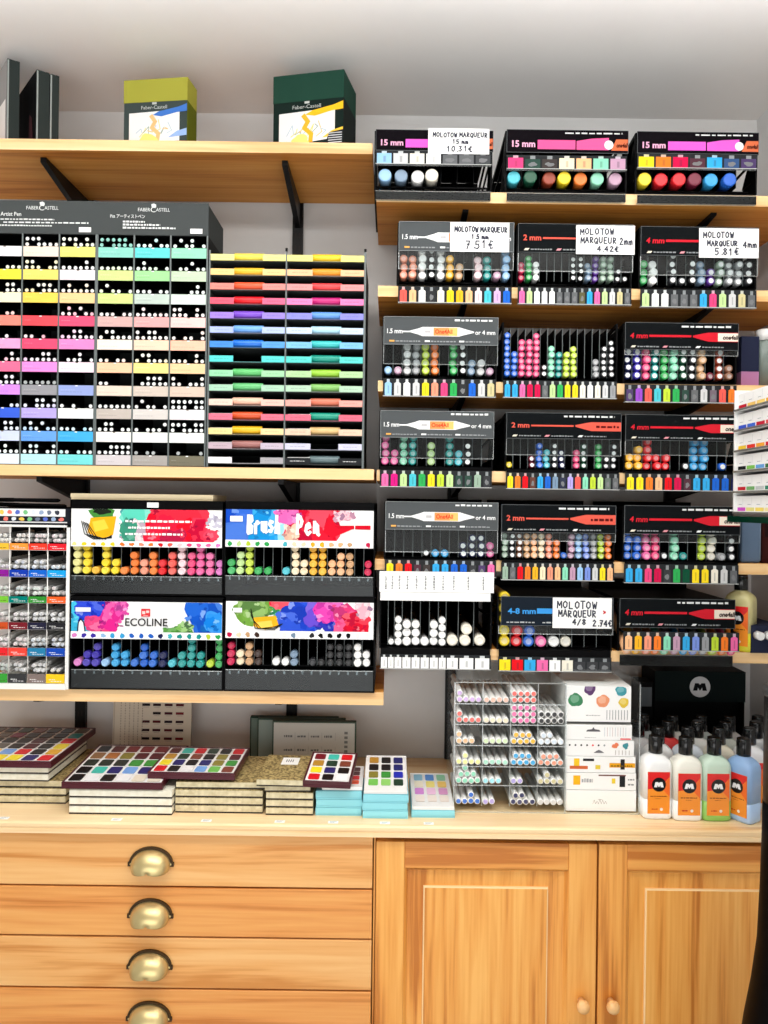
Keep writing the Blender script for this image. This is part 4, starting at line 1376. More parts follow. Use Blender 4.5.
    # row of colour dots at the foot of the card
    pr2 = Pr(m, -.0004, (c0, a, c1, b), step=.000012)
    pr2.n = pr.n + 1
    st = {int(q.split(':')[0]): q.split(' ', 1)[1] for q in ECO[key].split(';')}
    pr2.rect(c0, a, c1, aa, wh)
    for i in range(16):
        if i in st:
            pr2.blob(ca + pit * i, a + (aa - a) * .45, pit * .27, (aa - a) * .34, mixc(st[i], (60, 60, 60), .08), .25, 10, rnd)
    m.build('header_card', t)
    # clear lip
    m = MB()
    l1, l0 = .0035, z(ylip)
    m.box(-hw + .003, hw - .003, .0020, .0028, l1, l0, 'lipclear')
    m.box(-hw + .003, hw - .003, .0016, .0032, l0, l0 + .001, 'edge')
    for i in range(16):  # small pale tabs standing in for highlights along the lip
        e = ca + pit * i
        m.box(e - .0018, e + .0018, .0030, .0034, l0 - .007, l0 - .001, 'edge')
    m.build('clear_lip', t)
    ti = 0
    for q in ECO[key].split(';'):
        ch, rest = q.split(':')
        num, cn = rest.split(' ', 1)
        ch, num = int(ch), int(num)
        for k in range(num):
            loc = (Xc + ca + pit * ch + rnd.uniform(-1, 1) * (pit / 2 - rr - .0007), Y + .008 + rnd.uniform(0, .005), zbase + zf + rr + .0002 + k * (2 * rr + .0002))
            o = inst('brush_pen', marker_mesh(rr, .145, 'e'), loc, mixc(cn, (255, 255, 255), rnd.uniform(0, .14) if cn not in ('black', 'charcoal', 'dark brown', 'navy') else 0))
            tag(o, '%s brush pen %s column %s of %s' % (cn, ('%s up in' % ORD[k + 1]) if num > 1 else 'alone in', ORD[ch + 1], ECN[key]), 'pen', 'brush pens in the ' + ECN[key])


Z3 = SZ['L3']
ZU = ZO(220, 596.5, DE)
eco('TL', 69.5, 223.5, 500.5, 509.5, 541.5, 547, 571.5, 577, 592, 74.7, 218.2, ZU)
eco('TR', 224, 375, 502, 510, 540.5, 547.5, 572, 577, 592, 230, 368.2, ZU)
eco('BL', 69.5, 223.5, 596.8, 602, 632, 639, 664.5, 671, 687, 74.7, 218.2, Z3)
eco('BR', 224, 375, 596.8, 602, 631, 638.5, 663.5, 671, 687, 229.7, 366.5, Z3)

xa, ya, _ = P(71, 497, 1.475)
xb, _, _ = P(213, 497, 1.475)
zt_ = ZO(147, 500.5, DE) + .0003
t = thing('flat_carton', 'flat cream carton lying on top of the yellow to pink brush pen rack', 'box', (xa, ya, zt_))
m = MB(); m.box(0, xb - xa, 0, .12, 0, .011, 'print', (214, 196, 158)); m.build('tray', t, bevel=.0008)
m = MB(); m.box(-.0006, xb - xa + .0006, -.0006, .1206, .004, .0118, 'print', (222, 206, 170)); m.build('lid', t)

# ------------------------------------------------------------------ white wire rack of white pens
DW = 1.449
LAB = [['amber,orange,coral,red'], ['violet,deep blue,blue,sky blue'], ['pale green,teal,green,orange'], ['rust,maroon,navy,charcoal'], ['red,coral,teal,blue'], ['green,charcoal,grey,yellow']]
LABC = [[(240, 190, 60), (246, 150, 60), (238, 62, 45), (226, 35, 48)], [(140, 30, 150), (24, 60, 172), (24, 100, 205), (30, 160, 228)], [(120, 196, 60), (0, 122, 112), (50, 142, 50), (242, 96, 40)],
        [(200, 80, 40), (122, 35, 45), (40, 40, 62), (40, 40, 45)], [(228, 42, 50), (242, 72, 60), (40, 125, 168), (28, 74, 178)], [(60, 160, 60), (58, 58, 60), (130, 115, 110), (246, 200, 40)]]
LY = [(543.5, 550), (570, 577), (596.5, 603), (622.5, 629.5), (648, 656), (674, 683)]
LX = [-10, 8.8, 28, 46.8, 66]
rnd = random.Random(21)
XR = XO(69.5, 640, 1.45) - .0012
XLf = XO(-32, 600, DW)
zs = SZ['L3']
Y = DW - WALLD
t = thing('wire_pen_rack', 'white wire rack of white pens with small coloured tabs beside the brush pens', 'pen rack', (XR, Y, zs))
zz = lambda y: ZO(40, y, DW) - zs
XX = lambda p: XO(p, 600, DW) - XR
H = zz(525)
m = MB()
wl = XLf - XR
dep = .16
m.box(XX(65.8), 0, 0, .004, .0004, H, 'whitemetal'); m.box(XX(67.5), 0, dep - .004, dep, .0004, H, 'whitemetal'); m.box(XX(68.5), 0, .004, dep - .004, .0004, .006, 'whitemetal')
m.box(wl, wl + .006, 0, .004, .0004, H, 'whitemetal')
m.box(wl, 0, 0, .004, H - .004, H, 'whitemetal'); m.box(XX(68), 0, .004, dep - .004, H - .003, H, 'whitemetal')
m.box(wl, 0, .004, dep, .0004, .003, 'whitemetal')
m.box(wl + .002, -.006, dep, dep + .002, .003, H - .002, 'blackmat')
m.build('frame', t)
m = MB()
m.box(wl, -.004, -.003, 0, .0004, zz(683.5), 'print', (240, 240, 236))
m.build('base_board', t)
m = MB()
for i in range(1, 5):
    x = XX(LX[i]) if i < 4 else XX(66)
    if i < 4:
        m.rod((x, .002, zz(683)), (x, .002, H - .003), .0011, 'whitemetal')
        m.rod((x, dep - .002, .003), (x, dep - .002, H - .003), .0011, 'whitemetal')
for (ya, yb) in LY:
    z0 = zz(yb)
    m.rod((wl, .003, z0), (-.002, .003, z0), .0011, 'whitemetal')
    for k in range(3):
        m.rod((wl, .03 + k * .05, z0), (-.002, .03 + k * .05, z0), .0011, 'whitemetal')
    for i in range(5):
        for k in (0, 1):
            x = XX(LX[min(i, 4)]) - (.004 if i == 4 else 0) - k * .012
            m.rod((x, .003, z0 + .0012), (x, dep - .004, z0 + .0012), .0009, 'whitemetal', n=6)
m.build('wire_grid', t)
wp = MB()
pr2 = .0040
wp.lathe([(.55 * pr2, -.004), (.8 * pr2, -.0035), (pr2, 0), (pr2, .030), (.92 * pr2, .0303), (.92 * pr2, .118), (.7 * pr2, .128)], 12, 'white', T=TO_Y, mats=['ocol', 'white', 'white', 'white', 'white', 'white'])
wp = wp.mesh('sketch_pen_shape')
NUM = [[5, 6, 6, 5], [4, 5, 5, 3], [5, 6, 6, 4], [5, 6, 6, 5], [6, 6, 6, 5], [6, 5, 6, 2]]
for r_ in range(6):
    za, zb = zz(LY[r_][1]), zz(LY[r_][0])
    for c_ in range(4):
        xa, xb = XX(LX[c_]) + .0018, XX(LX[c_ + 1]) - .0018
        m = MB()
        m.box(xa - .001, xb + .001, -.0012, 0, za, zb, 'print', LABC[r_][c_])
        pr = Pr(m, -.0012, None)
        pr.scribble(xa + .004, za + .0062, xa + (xb - xa) * .5, .0013, (245, 245, 245), 4, rnd)
        pr.scribble(xa + (xb - xa) * .25, za + .003, xb - .003, .0013, (235, 235, 235) if c_ else (80, 60, 20), 5, rnd)
        m.build('colour_tab', t)
        cn = LAB[r_][0].split(',')[c_]
        w4 = (xb - xa)
        for k in range(NUM[r_][c_]):
            lay, pos = divmod(k, 3)
            x = xa + w4 * (.22 + .28 * pos) + rnd.uniform(-.001, .001)
            if lay:
                x += rnd.uniform(-.002, .004)
            z = zb + .0008 + pr2 + lay * (2 * pr2 + .0010) + rnd.uniform(0, .0006)
            yaw = rnd.uniform(-.05, .05)
            ti = rnd.uniform(0, .03) * (1 if lay else 0)
            o = inst('sketch_pen', wp, (XR + x, Y + .006 + rnd.uniform(0, .012), zs + z), mixc((214, 216, 218), LABC[r_][c_], .08), (ti, 0, yaw))
            tag(o, 'white pen, %s above the %s tab, %s row of the white wire rack' % (ORD[k + 1], cn, ORD[r_ + 1]), 'pen', 'white pens above the %s tab, %s row' % (cn, ORD[r_ + 1]))
# dark header tray with two rows of colour dots, resting on the wire rack
m = MB()
h0, h1 = H + .0004, zz(508.5)
m.box(wl, XX(68), .010, .013, h0, h1, 'print', (34, 36, 44))
m.box(wl, XX(68), .013, .12, h0, h0 + .002, 'black')
pr = Pr(m, .010, None)
pal = [(245, 200, 90), (240, 120, 110), (90, 110, 200), (120, 190, 130), (220, 225, 235), (150, 170, 200), (110, 120, 140), (60, 64, 76)]
pr.rect(wl, zz(516.5), XX(62), zz(509), (236, 236, 236))
pr.rect(wl, zz(523), XX(64), zz(521.8), (220, 220, 220))
for i in range(8):
    x = XX(-2 + 8 * i)
    pr.blob(x, zz(512.5), .0045, .0042, pal[i], .2, 10, rnd)
    pr.blob(x + .008, zz(519.3), .0050, .0036, pal[(i * 3 + 1) % 7], .2, 10, rnd)
m.build('dot_header', t)
# black pens dumped on top
bp = MB()
bp.lathe([(.002, 0), (.0042, .002), (.0042, .04), (.0038, .0405), (.0038, .128), (.002, .132)], 12, 'black', T=Matrix.Rotation(PI / 2, 4, 'Y'))
bp = bp.mesh('loose_pen_shape')
BPOS = [(-26, 'lowest'), (-14, 'lowest'), (-22, 'middle'), (-8, 'middle'), (-20, 'top')]
for k, (dx, wd) in enumerate([(0, 'lowest'), (.020, 'lowest'), (.006, 'second'), (.024, 'second'), (.012, 'third'), (.002, 'topmost')]):
    z = h0 + .0026 + .0042 + [0, 0, 1, 1, 2, 3][k] * .0088 + .013
    o = inst('loose_black_pen', bp, (XR + wl + .014 + dx, Y + .045 + [0, .02, .004, .022, .012, .014][k], zs + z), None, (0, [-.02, .03, .02, -.03, .04, 0][k] * .4, [.03, -.03, -.05, .05, .02, -.04][k]))
    tag(o, 'black pen lying on the white wire rack, %s layer of the pile, %s' % (wd, ['nearest', 'farther', 'nearer', 'behind', 'middle', 'alone'][k]), 'pen', 'black pens piled on the white wire rack')
m = MB()
m.box(wl + .004, XX(60), .035, .085, h0 + .0024, h0 + .0152, 'blackmat')
o = m.build('pen_tray', t)

# ------------------------------------------------------------------ things on the worktop
def PZ(px, py, z):
    """The point of the photograph's pixel at height z -> (x, y)."""
    du, dv = px - VPX, py - VPY
    v = -du * _s + dv * _c
    D = (CAMZ - z) * FPX / v
    x, y, _ = P(px, py, D)
    return x, y


def speckle_cloth(name, a, b, c):
    m = speckled(name, a, b, 210 if 'olive' in name else 90, 0.75)
    return m


M['floral'] = speckle_cloth('patterned_olive_paper', (92, 74, 36), (192, 170, 112), None)
M['pale_cover'] = speckle_cloth('pale_cream_paper', (196, 184, 146), (222, 212, 178), None)
M['cream_cover'] = speckle_cloth('cream_box_paper', (228, 224, 204), (240, 238, 222), None)


def paint_box(label, x, y, z, w, d, h, cover, group, rot=0, trim='trim', top=None):
    """Flat lidded box; (x, y) is the middle of its front edge."""
    t = thing('paint_box', label, 'box', (x, y, z), (0, 0, rot), group)
    m = MB()
    m.box(-w / 2, w / 2, 0, d, 0, h * .12, trim)
    m.box(-w / 2 + .001, w / 2 - .001, .001, d - .001, h * .12, h * .18, trim)
    m.build('tray', t)
    m = MB()
    m.box(-w / 2, w / 2, 0, d, h * .18, h * .93, cover)
    if top:
        m.box(-w / 2, w / 2, 0, d, h * .93, h * .985, top)
    else:
        m.box(-w / 2 + .0012, w / 2 - .0012, .0012, d - .0012, h * .93, h * .985, cover)
    m.build('lid', t, bevel=.0006)
    return t


PAN = MB()
PAN.loft([(0, .47, .47, 8), (.8, .47, .47, 8), (1.0, .45, .45, 7), (.86, .36, .36, 5), (.80, .2, .2, 4)], 20, 'paintpan')
PAN = PAN.mesh('pan_shape')
PC = {
    'a': (226, 60, 70), 'b': (28, 28, 30), 'c': (246, 236, 205), 'd': (30, 62, 46), 'e': (104, 168, 150), 'f': (60, 160, 160), 'g': (60, 150, 60), 'h': (84, 22, 34),
    'i': (112, 108, 100), 'j': (150, 110, 70), 'k': (18, 20, 24), 'l': (120, 170, 235), 'm': (120, 24, 38), 'n': (34, 36, 110), 'o': (190, 140, 50), 'p': (226, 160, 226),
    'q': (236, 176, 40), 'r': (222, 24, 36), 's': (178, 110, 50), 't': (64, 196, 180), 'u': (40, 50, 190), 'v': (140, 130, 50), 'w': (246, 246, 246), 'x': (150, 214, 110),
    'y': (250, 228, 40), 'z': (36, 46, 40), 'A': (236, 226, 206), 'B': (130, 66, 50), 'C': (148, 26, 84), 'D': (80, 90, 88), 'E': (120, 200, 90), 'F': (196, 214, 226),
    'G': (140, 196, 222), 'H': (84, 148, 226), 'I': (150, 216, 176), 'J': (246, 238, 214), 'K': (248, 232, 130), 'L': (250, 210, 110), 'M': (222, 140, 222), 'N': (246, 200, 232), 'O': (230, 160, 210), 'P': (244, 232, 222),
    'Q': (238, 90, 50),
}


def palette(label, x, y, z, w, d, rows, rot=0, tilt=0, frame='maroon', h=.0125, group='paint palettes lying on the boxes'):
    t = thing('paint_palette', label, 'paint palette', (x, y, z), (tilt, 0, rot), group)
    m = MB()
    b = .0035 if frame == 'maroon' else .0015
    fr = frame
    m.box(-w / 2, w / 2, 0, d, 0, h - .004, fr)
    m.box(-w / 2, w / 2, 0, b, h - .004, h, fr); m.box(-w / 2, w / 2, d - b, d, h - .004, h, fr)
    m.box(-w / 2, -w / 2 + b, b, d - b, h - .004, h, fr); m.box(w / 2 - b, w / 2, b, d - b, h - .004, h, fr)
    m.build('case', t, bevel=.0008)
    m = MB()
    m.box(-w / 2 + b, w / 2 - b, b, d - b, h - .004, h - .0012, 'white')
    m.build('liner', t)
    nr, nc = len(rows), len(rows[0])
    front = .0 if frame == 'maroon' else d * .10
    g = .0032 if frame == 'maroon' else .006
    pw, pd = (w - 2 * b - g) / nc, (d - 2 * b - g - front) / nr
    for i, row in enumerate(rows):
        for j, ch in enumerate(row):
            o = inst('paint_pan', PAN, (-w / 2 + b + g / 2 + pw * (j + .5), d - b - g / 2 - pd * (i + .5), h - .0012), PC[ch], parent=t)
            o.scale = (pw - max(g * .75, .0040), pd - max(g * .75, .0040), .0014)
    return t


# far-left stack
x1_, y1_ = PZ(65.5, 804, WT)
for k in range(3):
    paint_box('pale patterned box, %s of the lower three in the outermost stack on the worktop' % ['lowest', 'middle', 'topmost'][k], x1_ - .10, y1_ + .002 * k, WT + .0002 + .0140 * k, .20, .185, .0138, 'pale_cover', 'boxes in the outermost stack', top='floral')
x2_, y2_ = PZ(48, 782, WT + .042)
for k in range(2):
    paint_box('cream box, %s of the pair right under the outermost palette' % ['lower', 'upper'][k], x2_ - .10, y2_ + .001, WT + .0424 + .0140 * k, .20, .18, .0138, 'cream_cover', 'boxes in the outermost stack')
x3_, y3_ = PZ(51, 768.5, WT + .0706)
palette('large maroon palette of dark paints on the outermost stack, cut by the picture edge', x3_ - .107, y3_, WT + .0708, .214, .215,
        ['iikdhkki', 'efCzkkkf', 'Bkkkkhhr', 'rrhikhhy', 'rylrkkqq', 'yEEryynr'][0:6] if False else ['ikdBkki', 'eiCkkkf', 'Bkkkhkr', 'rhikhky', 'ryLlrkq', 'yEEyynr'], 0)
# second stack: six by five palette
xa, ya = PZ(69, 814, WT)
xb, _ = PZ(172.6, 814, WT)
for k in range(3):
    paint_box('plain cream box, %s of three under the maroon palette with thirty pans' % ['lowest', 'middle', 'topmost'][k], (xa + xb) / 2, ya, WT + .0002 + .0149 * k, xb - xa, .165, .0147, 'cream_cover', 'cream boxes in the second stack')
xf, yf = PZ(61.5, 789, WT + .046)
xg, _ = PZ(161.5, 789, WT + .046)
palette('maroon palette of thirty pans with a turquoise pan near its front corner', (xf + xg) / 2 + .0015, yf, WT + .0464, xg - xf + .004, .180, ['khmmmo', 'jsvhhk', 'zzzggI', 'ktnlnp', 'kwkwAA'], 0, .065)
# third stack: six by four palette
xa, ya = PZ(174.2, 812.6, WT)
xb, _ = PZ(263, 812.6, WT)
for k in range(3):
    paint_box('pale patterned box, %s of three under the maroon palette with 24 pans' % ['lowest', 'middle', 'topmost'][k], (xa + xb) / 2 + .0008, ya, WT + .0002 + .0141 * k, xb - xa - .002, .15, .0139, 'pale_cover', 'boxes in the third stack', top='floral')
paint_box('olive patterned box directly beneath the maroon palette with 24 pans', (xa + xb) / 2 + .006, ya + .004, WT + .0427, .168, .145, .0125, 'pale_cover', 'boxes in the third stack', .01, top='floral')
xf, yf = PZ(147, 780, WT + .056)
xg, _ = PZ(232.5, 784.5, WT + .056)
palette('maroon palette of 24 pans with a yellow pan at its edge, overlapping its neighbour', (xf + xg) / 2 + .002, yf - .006, WT + .0600, xg - xf, .135, ['htrdkr', 'odBkvh', 'ynknvg', 'rkwlEB'], -.02, .03)
# fourth stack: patterned lid with a paper label
xa, ya = PZ(265.8, 815, WT)
xb, _ = PZ(313, 815, WT)
for k in range(3):
    paint_box('small pale box, %s of three under the tilted patterned box' % ['lowest', 'middle', 'topmost'][k], (xa + xb) / 2, ya, WT + .0002 + .0138 * k, xb - xa, .105, .0136, 'pale_cover', 'small boxes in the fourth stack', top='floral')
paint_box('small patterned box askew under the box with the paper label', (xa + xb) / 2 - .004, ya + .002, WT + .0418, xb - xa - .003, .105, .0118, 'pale_cover', 'small boxes in the fourth stack', .03, top='floral')
xf, yf = PZ(253, 788, WT + .055)
t = paint_box('patterned olive box with a white paper label on its lid, on the fourth stack', (xa + xb) / 2 - .0155, ya - .006, WT + .0540, .0875, .118, .0125, 'pale_cover', 'small boxes in the fourth stack', -.03, top='floral')
t.rotation_euler = (.05, 0, -.03)
m = MB()
m.box(-.012, .020, .070, .104, .01235, .0128, 'print', (246, 246, 242))
for q in range(4):
    m.box(-.004 + .004 * q, -.0025 + .004 * q, .082, .094, .0128, .0129, 'print', (90, 90, 90))
m.build('paper_label', t)
# light blue boxes
TH_ = '%s light blue box of the %s blue stack'
xa, ya = PZ(314.8, 815.6, WT)
xb, _ = PZ(362, 815.6, WT)
for k in range(3):
    paint_box('light blue box, %s of three under the maroon twelve-pan palette' % ['lowest', 'middle', 'topmost'][k], (xa + xb) / 2 + .001 * (k % 2), ya + .001, WT + .0002 + .0150 * k, xb - xa - .002, .115, .0148, 'aqua', 'light blue boxes in the first blue stack', trim='aqua')
palette('white palette mostly hidden beneath the tilted maroon twelve-pan palette', (xa + xb) / 2 + .006, ya + .002, WT + .0455, xb - xa - .012, .112, ['ovh', 'hvh', 'krr', 'wBQ'], 0, 0, 'white', .006)
xf, yf = PZ(304.7, 784.5, WT + .060)
xg, _ = PZ(352.5, 787.5, WT + .060)
palette('tilted maroon palette of twelve pans with a yellow pan, on light blue boxes', (xf + xg) / 2 - .004, yf, WT + .0540, xg - xf, .105, ['mtr', 'odB', 'ynk', 'rkw'], -.08, .19)
xa, ya = PZ(361.8, 818.3, WT)
xb, _ = PZ(408.8, 818.3, WT)
for k in range(3):
    paint_box('light blue box, %s of three under the white palette of dark paints' % ['lowest', 'middle', 'topmost'][k], (xa + xb) / 2 + [0, -.0012, .0006][k], ya, WT + .0002 + .0144 * k, xb - xa - .003, .13, .0142, 'aqua', 'light blue boxes in the second blue stack', trim='aqua')
palette('white palette of twelve dark blue and green pans on light blue boxes', (xa + xb) / 2, ya + .001, WT + .0436, xb - xa - .006, .130, ['okn', 'kkn', 'vgu', 'Exd'], 0, .17, 'white', .006)
xa, ya = PZ(410, 817.5, WT)
xb, _ = PZ(455, 817.5, WT)
paint_box('single light blue box under the pastel palette beside the clear organizer', (xa + xb) / 2 + .001, ya, WT + .0002, xb - xa - .003, .165, .0130, 'aqua', None, trim='aqua')
palette('white palette of twelve pale pastel pans on a single light blue box', (xa + xb) / 2 + .001, ya + .001, WT + .0136, xb - xa - .005, .160, ['GHI', 'JKL', 'MNO', 'PPP'], 0, .03, 'white', .006)

# colour chart card and boxed sets standing behind
x0c, _ = PZ(112, 760, WT)
a = P(112, 740, 1.66)[0]; b = P(190.5, 740, 1.66)[0]
t = thing('colour_chart', 'cream colour chart card with rows of dark swatches standing behind the palettes', 'colour chart', (a, 1.66 - WALLD, WT + .0003), (-.05, 0, 0))
m = MB()
w = b - a
m.box(0, w, 0, .0015, 0, .165, 'print', (214, 204, 186))
zc = lambda y: (ZO(150, y, 1.66) - WT)
pr = Pr(m, 0, None)
rnd = random.Random(9)
pr.rect(.001, .001, .004, .164, (190, 178, 160))
for r_ in range(7):
    zr = zc(739 - 8.35 * r_)
    for cidx, px in enumerate((145, 155.9, 167.6, 178.9)):
        if r_ == 3 and cidx == 0:
            continue
        x = P(px, 730, 1.66)[0] - a
        cc = [(40, 34, 40), (52, 36, 40), (70, 36, 42), (90, 34, 40)][(cidx + r_) % 4] if r_ not in (3, 0) else [(40, 34, 38), (36, 32, 36), (70, 30, 40), (120, 40, 48)][cidx]
        pr.rect(x - .0085, zr - .0025, x + .0085, zr + .0028, cc, False)
        pr.rect(x - .006, zr - .0055, x + .006, zr - .0046, (170, 160, 146), False)
for k in range(6):
    x = w * (.10 + .055 * k)
    for q in range(26):
        zq = .02 + .0055 * q
        pr.rect(x - .0009, zq, x + .0009, zq + rnd.uniform(.002, .004), (160, 146, 130), False)
m.build('card', t)
m = MB(); m.box(0, w, .0018, .0030, 0, .16, 'blackmat'); m.build('backing', t)
for k, (px0, px1, ytop, D, lb) in enumerate(((272, 356, 722, 1.610, 'pale boxed set with rows of small characters, front of three behind the palettes'),
                                             (257, 345, 719.5, 1.632, 'grey-green boxed set, middle of three standing behind the palettes'),
                                             (249.5, 338, 718, 1.654, 'dark green boxed set, rearmost of three standing behind the palettes'))):
    a, b = P(px0, 740, D)[0], P(px1, 740, D)[0]
    t = thing('boxed_set', lb, 'boxed set', (a, D - WALLD, WT + .0003), (-.02, 0, 0), 'boxed sets behind the palettes')
    w, h = b - a, ZO(300, ytop, D) - WT
    m = MB(); m.box(0, w, .002, .017, 0, h, 'print', [(80, 96, 86), (74, 92, 82), (52, 72, 62)][k]); m.build('slip_case', t, bevel=.001)
    m = MB(); m.box(.003, w - .003, .0006, .0019, .002, h - .003, 'print', [(206, 204, 196), (150, 164, 156), (120, 138, 128)][k])
    pr = Pr(m, .0006, None)
    if k == 0:
        for r_ in range(2):
            for q in range(4):
                x, zz_ = w * (.14 + .16 * q), h * (.42 + .27 * r_)
                pr.scribble(x, zz_, x + w * .10, .0045, (120, 122, 120), 4, rnd)
                pr.rect(x + w * .13, zz_ - .006, x + w * .134, zz_ + .010, (170, 170, 166), False)
        for q in range(5):
            pr.rect(w * .86, h * (.40 + .09 * q), w * .90, h * (.45 + .09 * q), (130, 132, 128), False)
    m.build('face_card', t)

# small white price tags stuck on the worktop edge
for k, (px, lb) in enumerate(((4, 'outermost stack'), (118, 'cream box stack'), (208, 'patterned box stack'), (281, 'small patterned boxes'), (334, 'first light blue stack'), (385, 'second light blue stack'), (428, 'pastel palette'))):
    x, y = PZ(px, 818, WT)
    m = MB()
    m.box(-.009, .009, 0, .010, 0, .0004, 'print', (250, 250, 248))
    pr = None
    for q in range(3):
        m.box(-.006, .002 + .002 * q, .002 + .0026 * q, .0028 + .0026 * q, .0004, .00045, 'print', (150, 150, 150))
    o = m.build('price_tag', None, (x, -.3605, WT + .0001))
    tag(o, 'tiny white price tag on the worktop edge before the ' + lb, 'price tag', 'price tags on the worktop edge')

# ------------------------------------------------------------------ clear organizer of white pens and marker sets
DJ = 1.412
JL, JR = P(453.5, 760, DJ)[0], P(640, 760, DJ)[0]
JB = WT + .0003
zj = lambda y: ZO(545, y, DJ)
YJ = DJ - WALLD
JD = .165
JT = zj(683)
t = thing('clear_organizer', 'clear acrylic organizer of white pens and marker sets standing on the worktop', 'organizer', (JL, YJ, JB))
W = JR - JL
xj = lambda p: P(p, 760, DJ)[0] - JL
H = JT - JB
m = MB()
m.box(0, .0022, 0, JD, 0, H, 'acryl'); m.box(W - .0022, W, 0, JD, 0, H, 'acryl'); m.box(.0022, W - .0022, JD - .002, JD, 0, H, 'acryl')
m.box(.0022, W - .0022, 0, JD - .002, 0, .002, 'acryl')
xm_ = xj(565.5)
m.box(xm_ - .0012, xm_ + .0012, 0, JD - .002, .002, H - .002, 'acryl')
for x in (.0011, W - .0011, xm_):
    m.box(x - .0011, x + .0011, -.0006, 0, 0, H, 'edge')
m.box(0, W, -.0006, 0, 0, .002, 'edge'); m.box(0, xm_, -.0006, 0, H - .0015, H, 'silver')
m.build('shell', t)
m = MB()
m.box(0, W, .002, JD, H, H + .002, 'acryl')
m.prism([(xj(560), H + .002), (xj(566), zj(672.5) - JB), (xj(612), zj(672.5) - JB), (xj(640), H + .004), (xj(640), H + .002)], .030, .032, 'acryl')
m.prism([(xj(620), H + .002), (xj(626), H + .017), (xj(640), H + .019), (xj(648), H + .010), (xj(648), H - .006), (xj(640), H - .004)], .060, .063, 'acryl')
m.build('cover', t)
bots = [704.4, 725, 746, 767, 785.8, 806.5]
cols_ = [(456, 481.5), (483, 509), (511, 536.8), (538.3, 564.5)]
for i, yb in enumerate(bots[:5]):
    m = MB()
    m.box(.0024, xm_ - .0014, .001, JD - .003, zj(yb) - JB - .0016, zj(yb) - JB, 'acryl')
    m.box(.0024, xm_ - .0014, -.0002, .001, zj(yb) - JB - .0016, zj(yb) - JB, 'edge')
    m.build('inner_shelf', t)
m = MB()
for p in (482.3, 510, 537.5):
    for i, yb in enumerate(bots):
        z0 = zj(yb) - JB + .0002
        z1 = (zj(bots[i - 1]) - JB - .0018) if i else H - .001
        m.box(xj(p) - .0005, xj(p) + .0005, .001, JD - .003, max(z0, .0022), z1, 'acryl')
        m.box(xj(p) - .0006, xj(p) + .0006, -.0002, .001, max(z0, .0022), z1, 'edge')
m.build('partition', t)
rj = .0057
jp = MB()
jp.lathe([(.66 * rj, -.0002), (.74 * rj, .0002), (.9 * rj, 0), (rj, .001), (rj, .034), (.94 * rj, .0345), (.94 * rj, .140), (.7 * rj, .144)], 16, T=TO_Y, mats=['ocol', 'white', 'white', 'white', 'white', 'white', 'white'])
jp = jp.mesh('double_pen_shape')
JJ = [['4.1 lilac', '4 salmon-', '4.4 coral', ''], ['4.1 coral', '4 cream', '4.4.4 pink', '4.4 black'], ['3.1 peach', '4 pale green-', '4.3 amber', '4.2 icy blue'],
      ['4.1 pale yellow', '4 mint-', '4.3 sky blue', '4.3 salmon'], ['4.3.1 mint', '3 pale aqua', '2 lavender', '4.1 khaki'], ['4.1 blue', '2 lavender', '4.2 navy', '4.0 light grey']]
COL['icy blue'] = (214, 228, 240)
COL['pale aqua'] = (150, 225, 236)
rnd = random.Random(3)
for i in range(6):
    for j in range(4):
        if not JJ[i][j]:
            continue
        lays, cn = JJ[i][j].split(' ', 1)
        pale = cn.endswith('-')
        cn = cn.rstrip('-')
        a, b = xj(cols_[j][0]), xj(cols_[j][1])
        z0 = max(zj(bots[i]) - JB, .0022)
        pit = (b - a) / 4.02
        for ly, num in enumerate(int(q) for q in lays.split('.')):
            for k in range(num):
                off = pit * (k + .5 + (.35 if ly == 1 and num <= 3 else 0))
                if num == 1 and ly:
                    off = pit * (1.5 if i in (3, 4) else .5 if i < 3 else 2.5)
                loc = (JL + a + off, YJ + .004 + rnd.uniform(0, .003), JB + z0 + rj + .0003 + ly * (2 * rj + .0002))
                o = inst('twin_tip_pen', jp, loc, mixc(cn, (255, 255, 255), .35 if pale else .08))
                tag(o, '%s-ended white pen, %s in layer %s of cell %s, %s row of clear organizer' % (cn.replace(' ', '-'), ORD[k + 1], ['one', 'two', 'three'][ly], ['one', 'two', 'three', 'four'][j], ORD[i + 1]), 'pen', 'white pens with %s ends in the clear organizer' % cn)

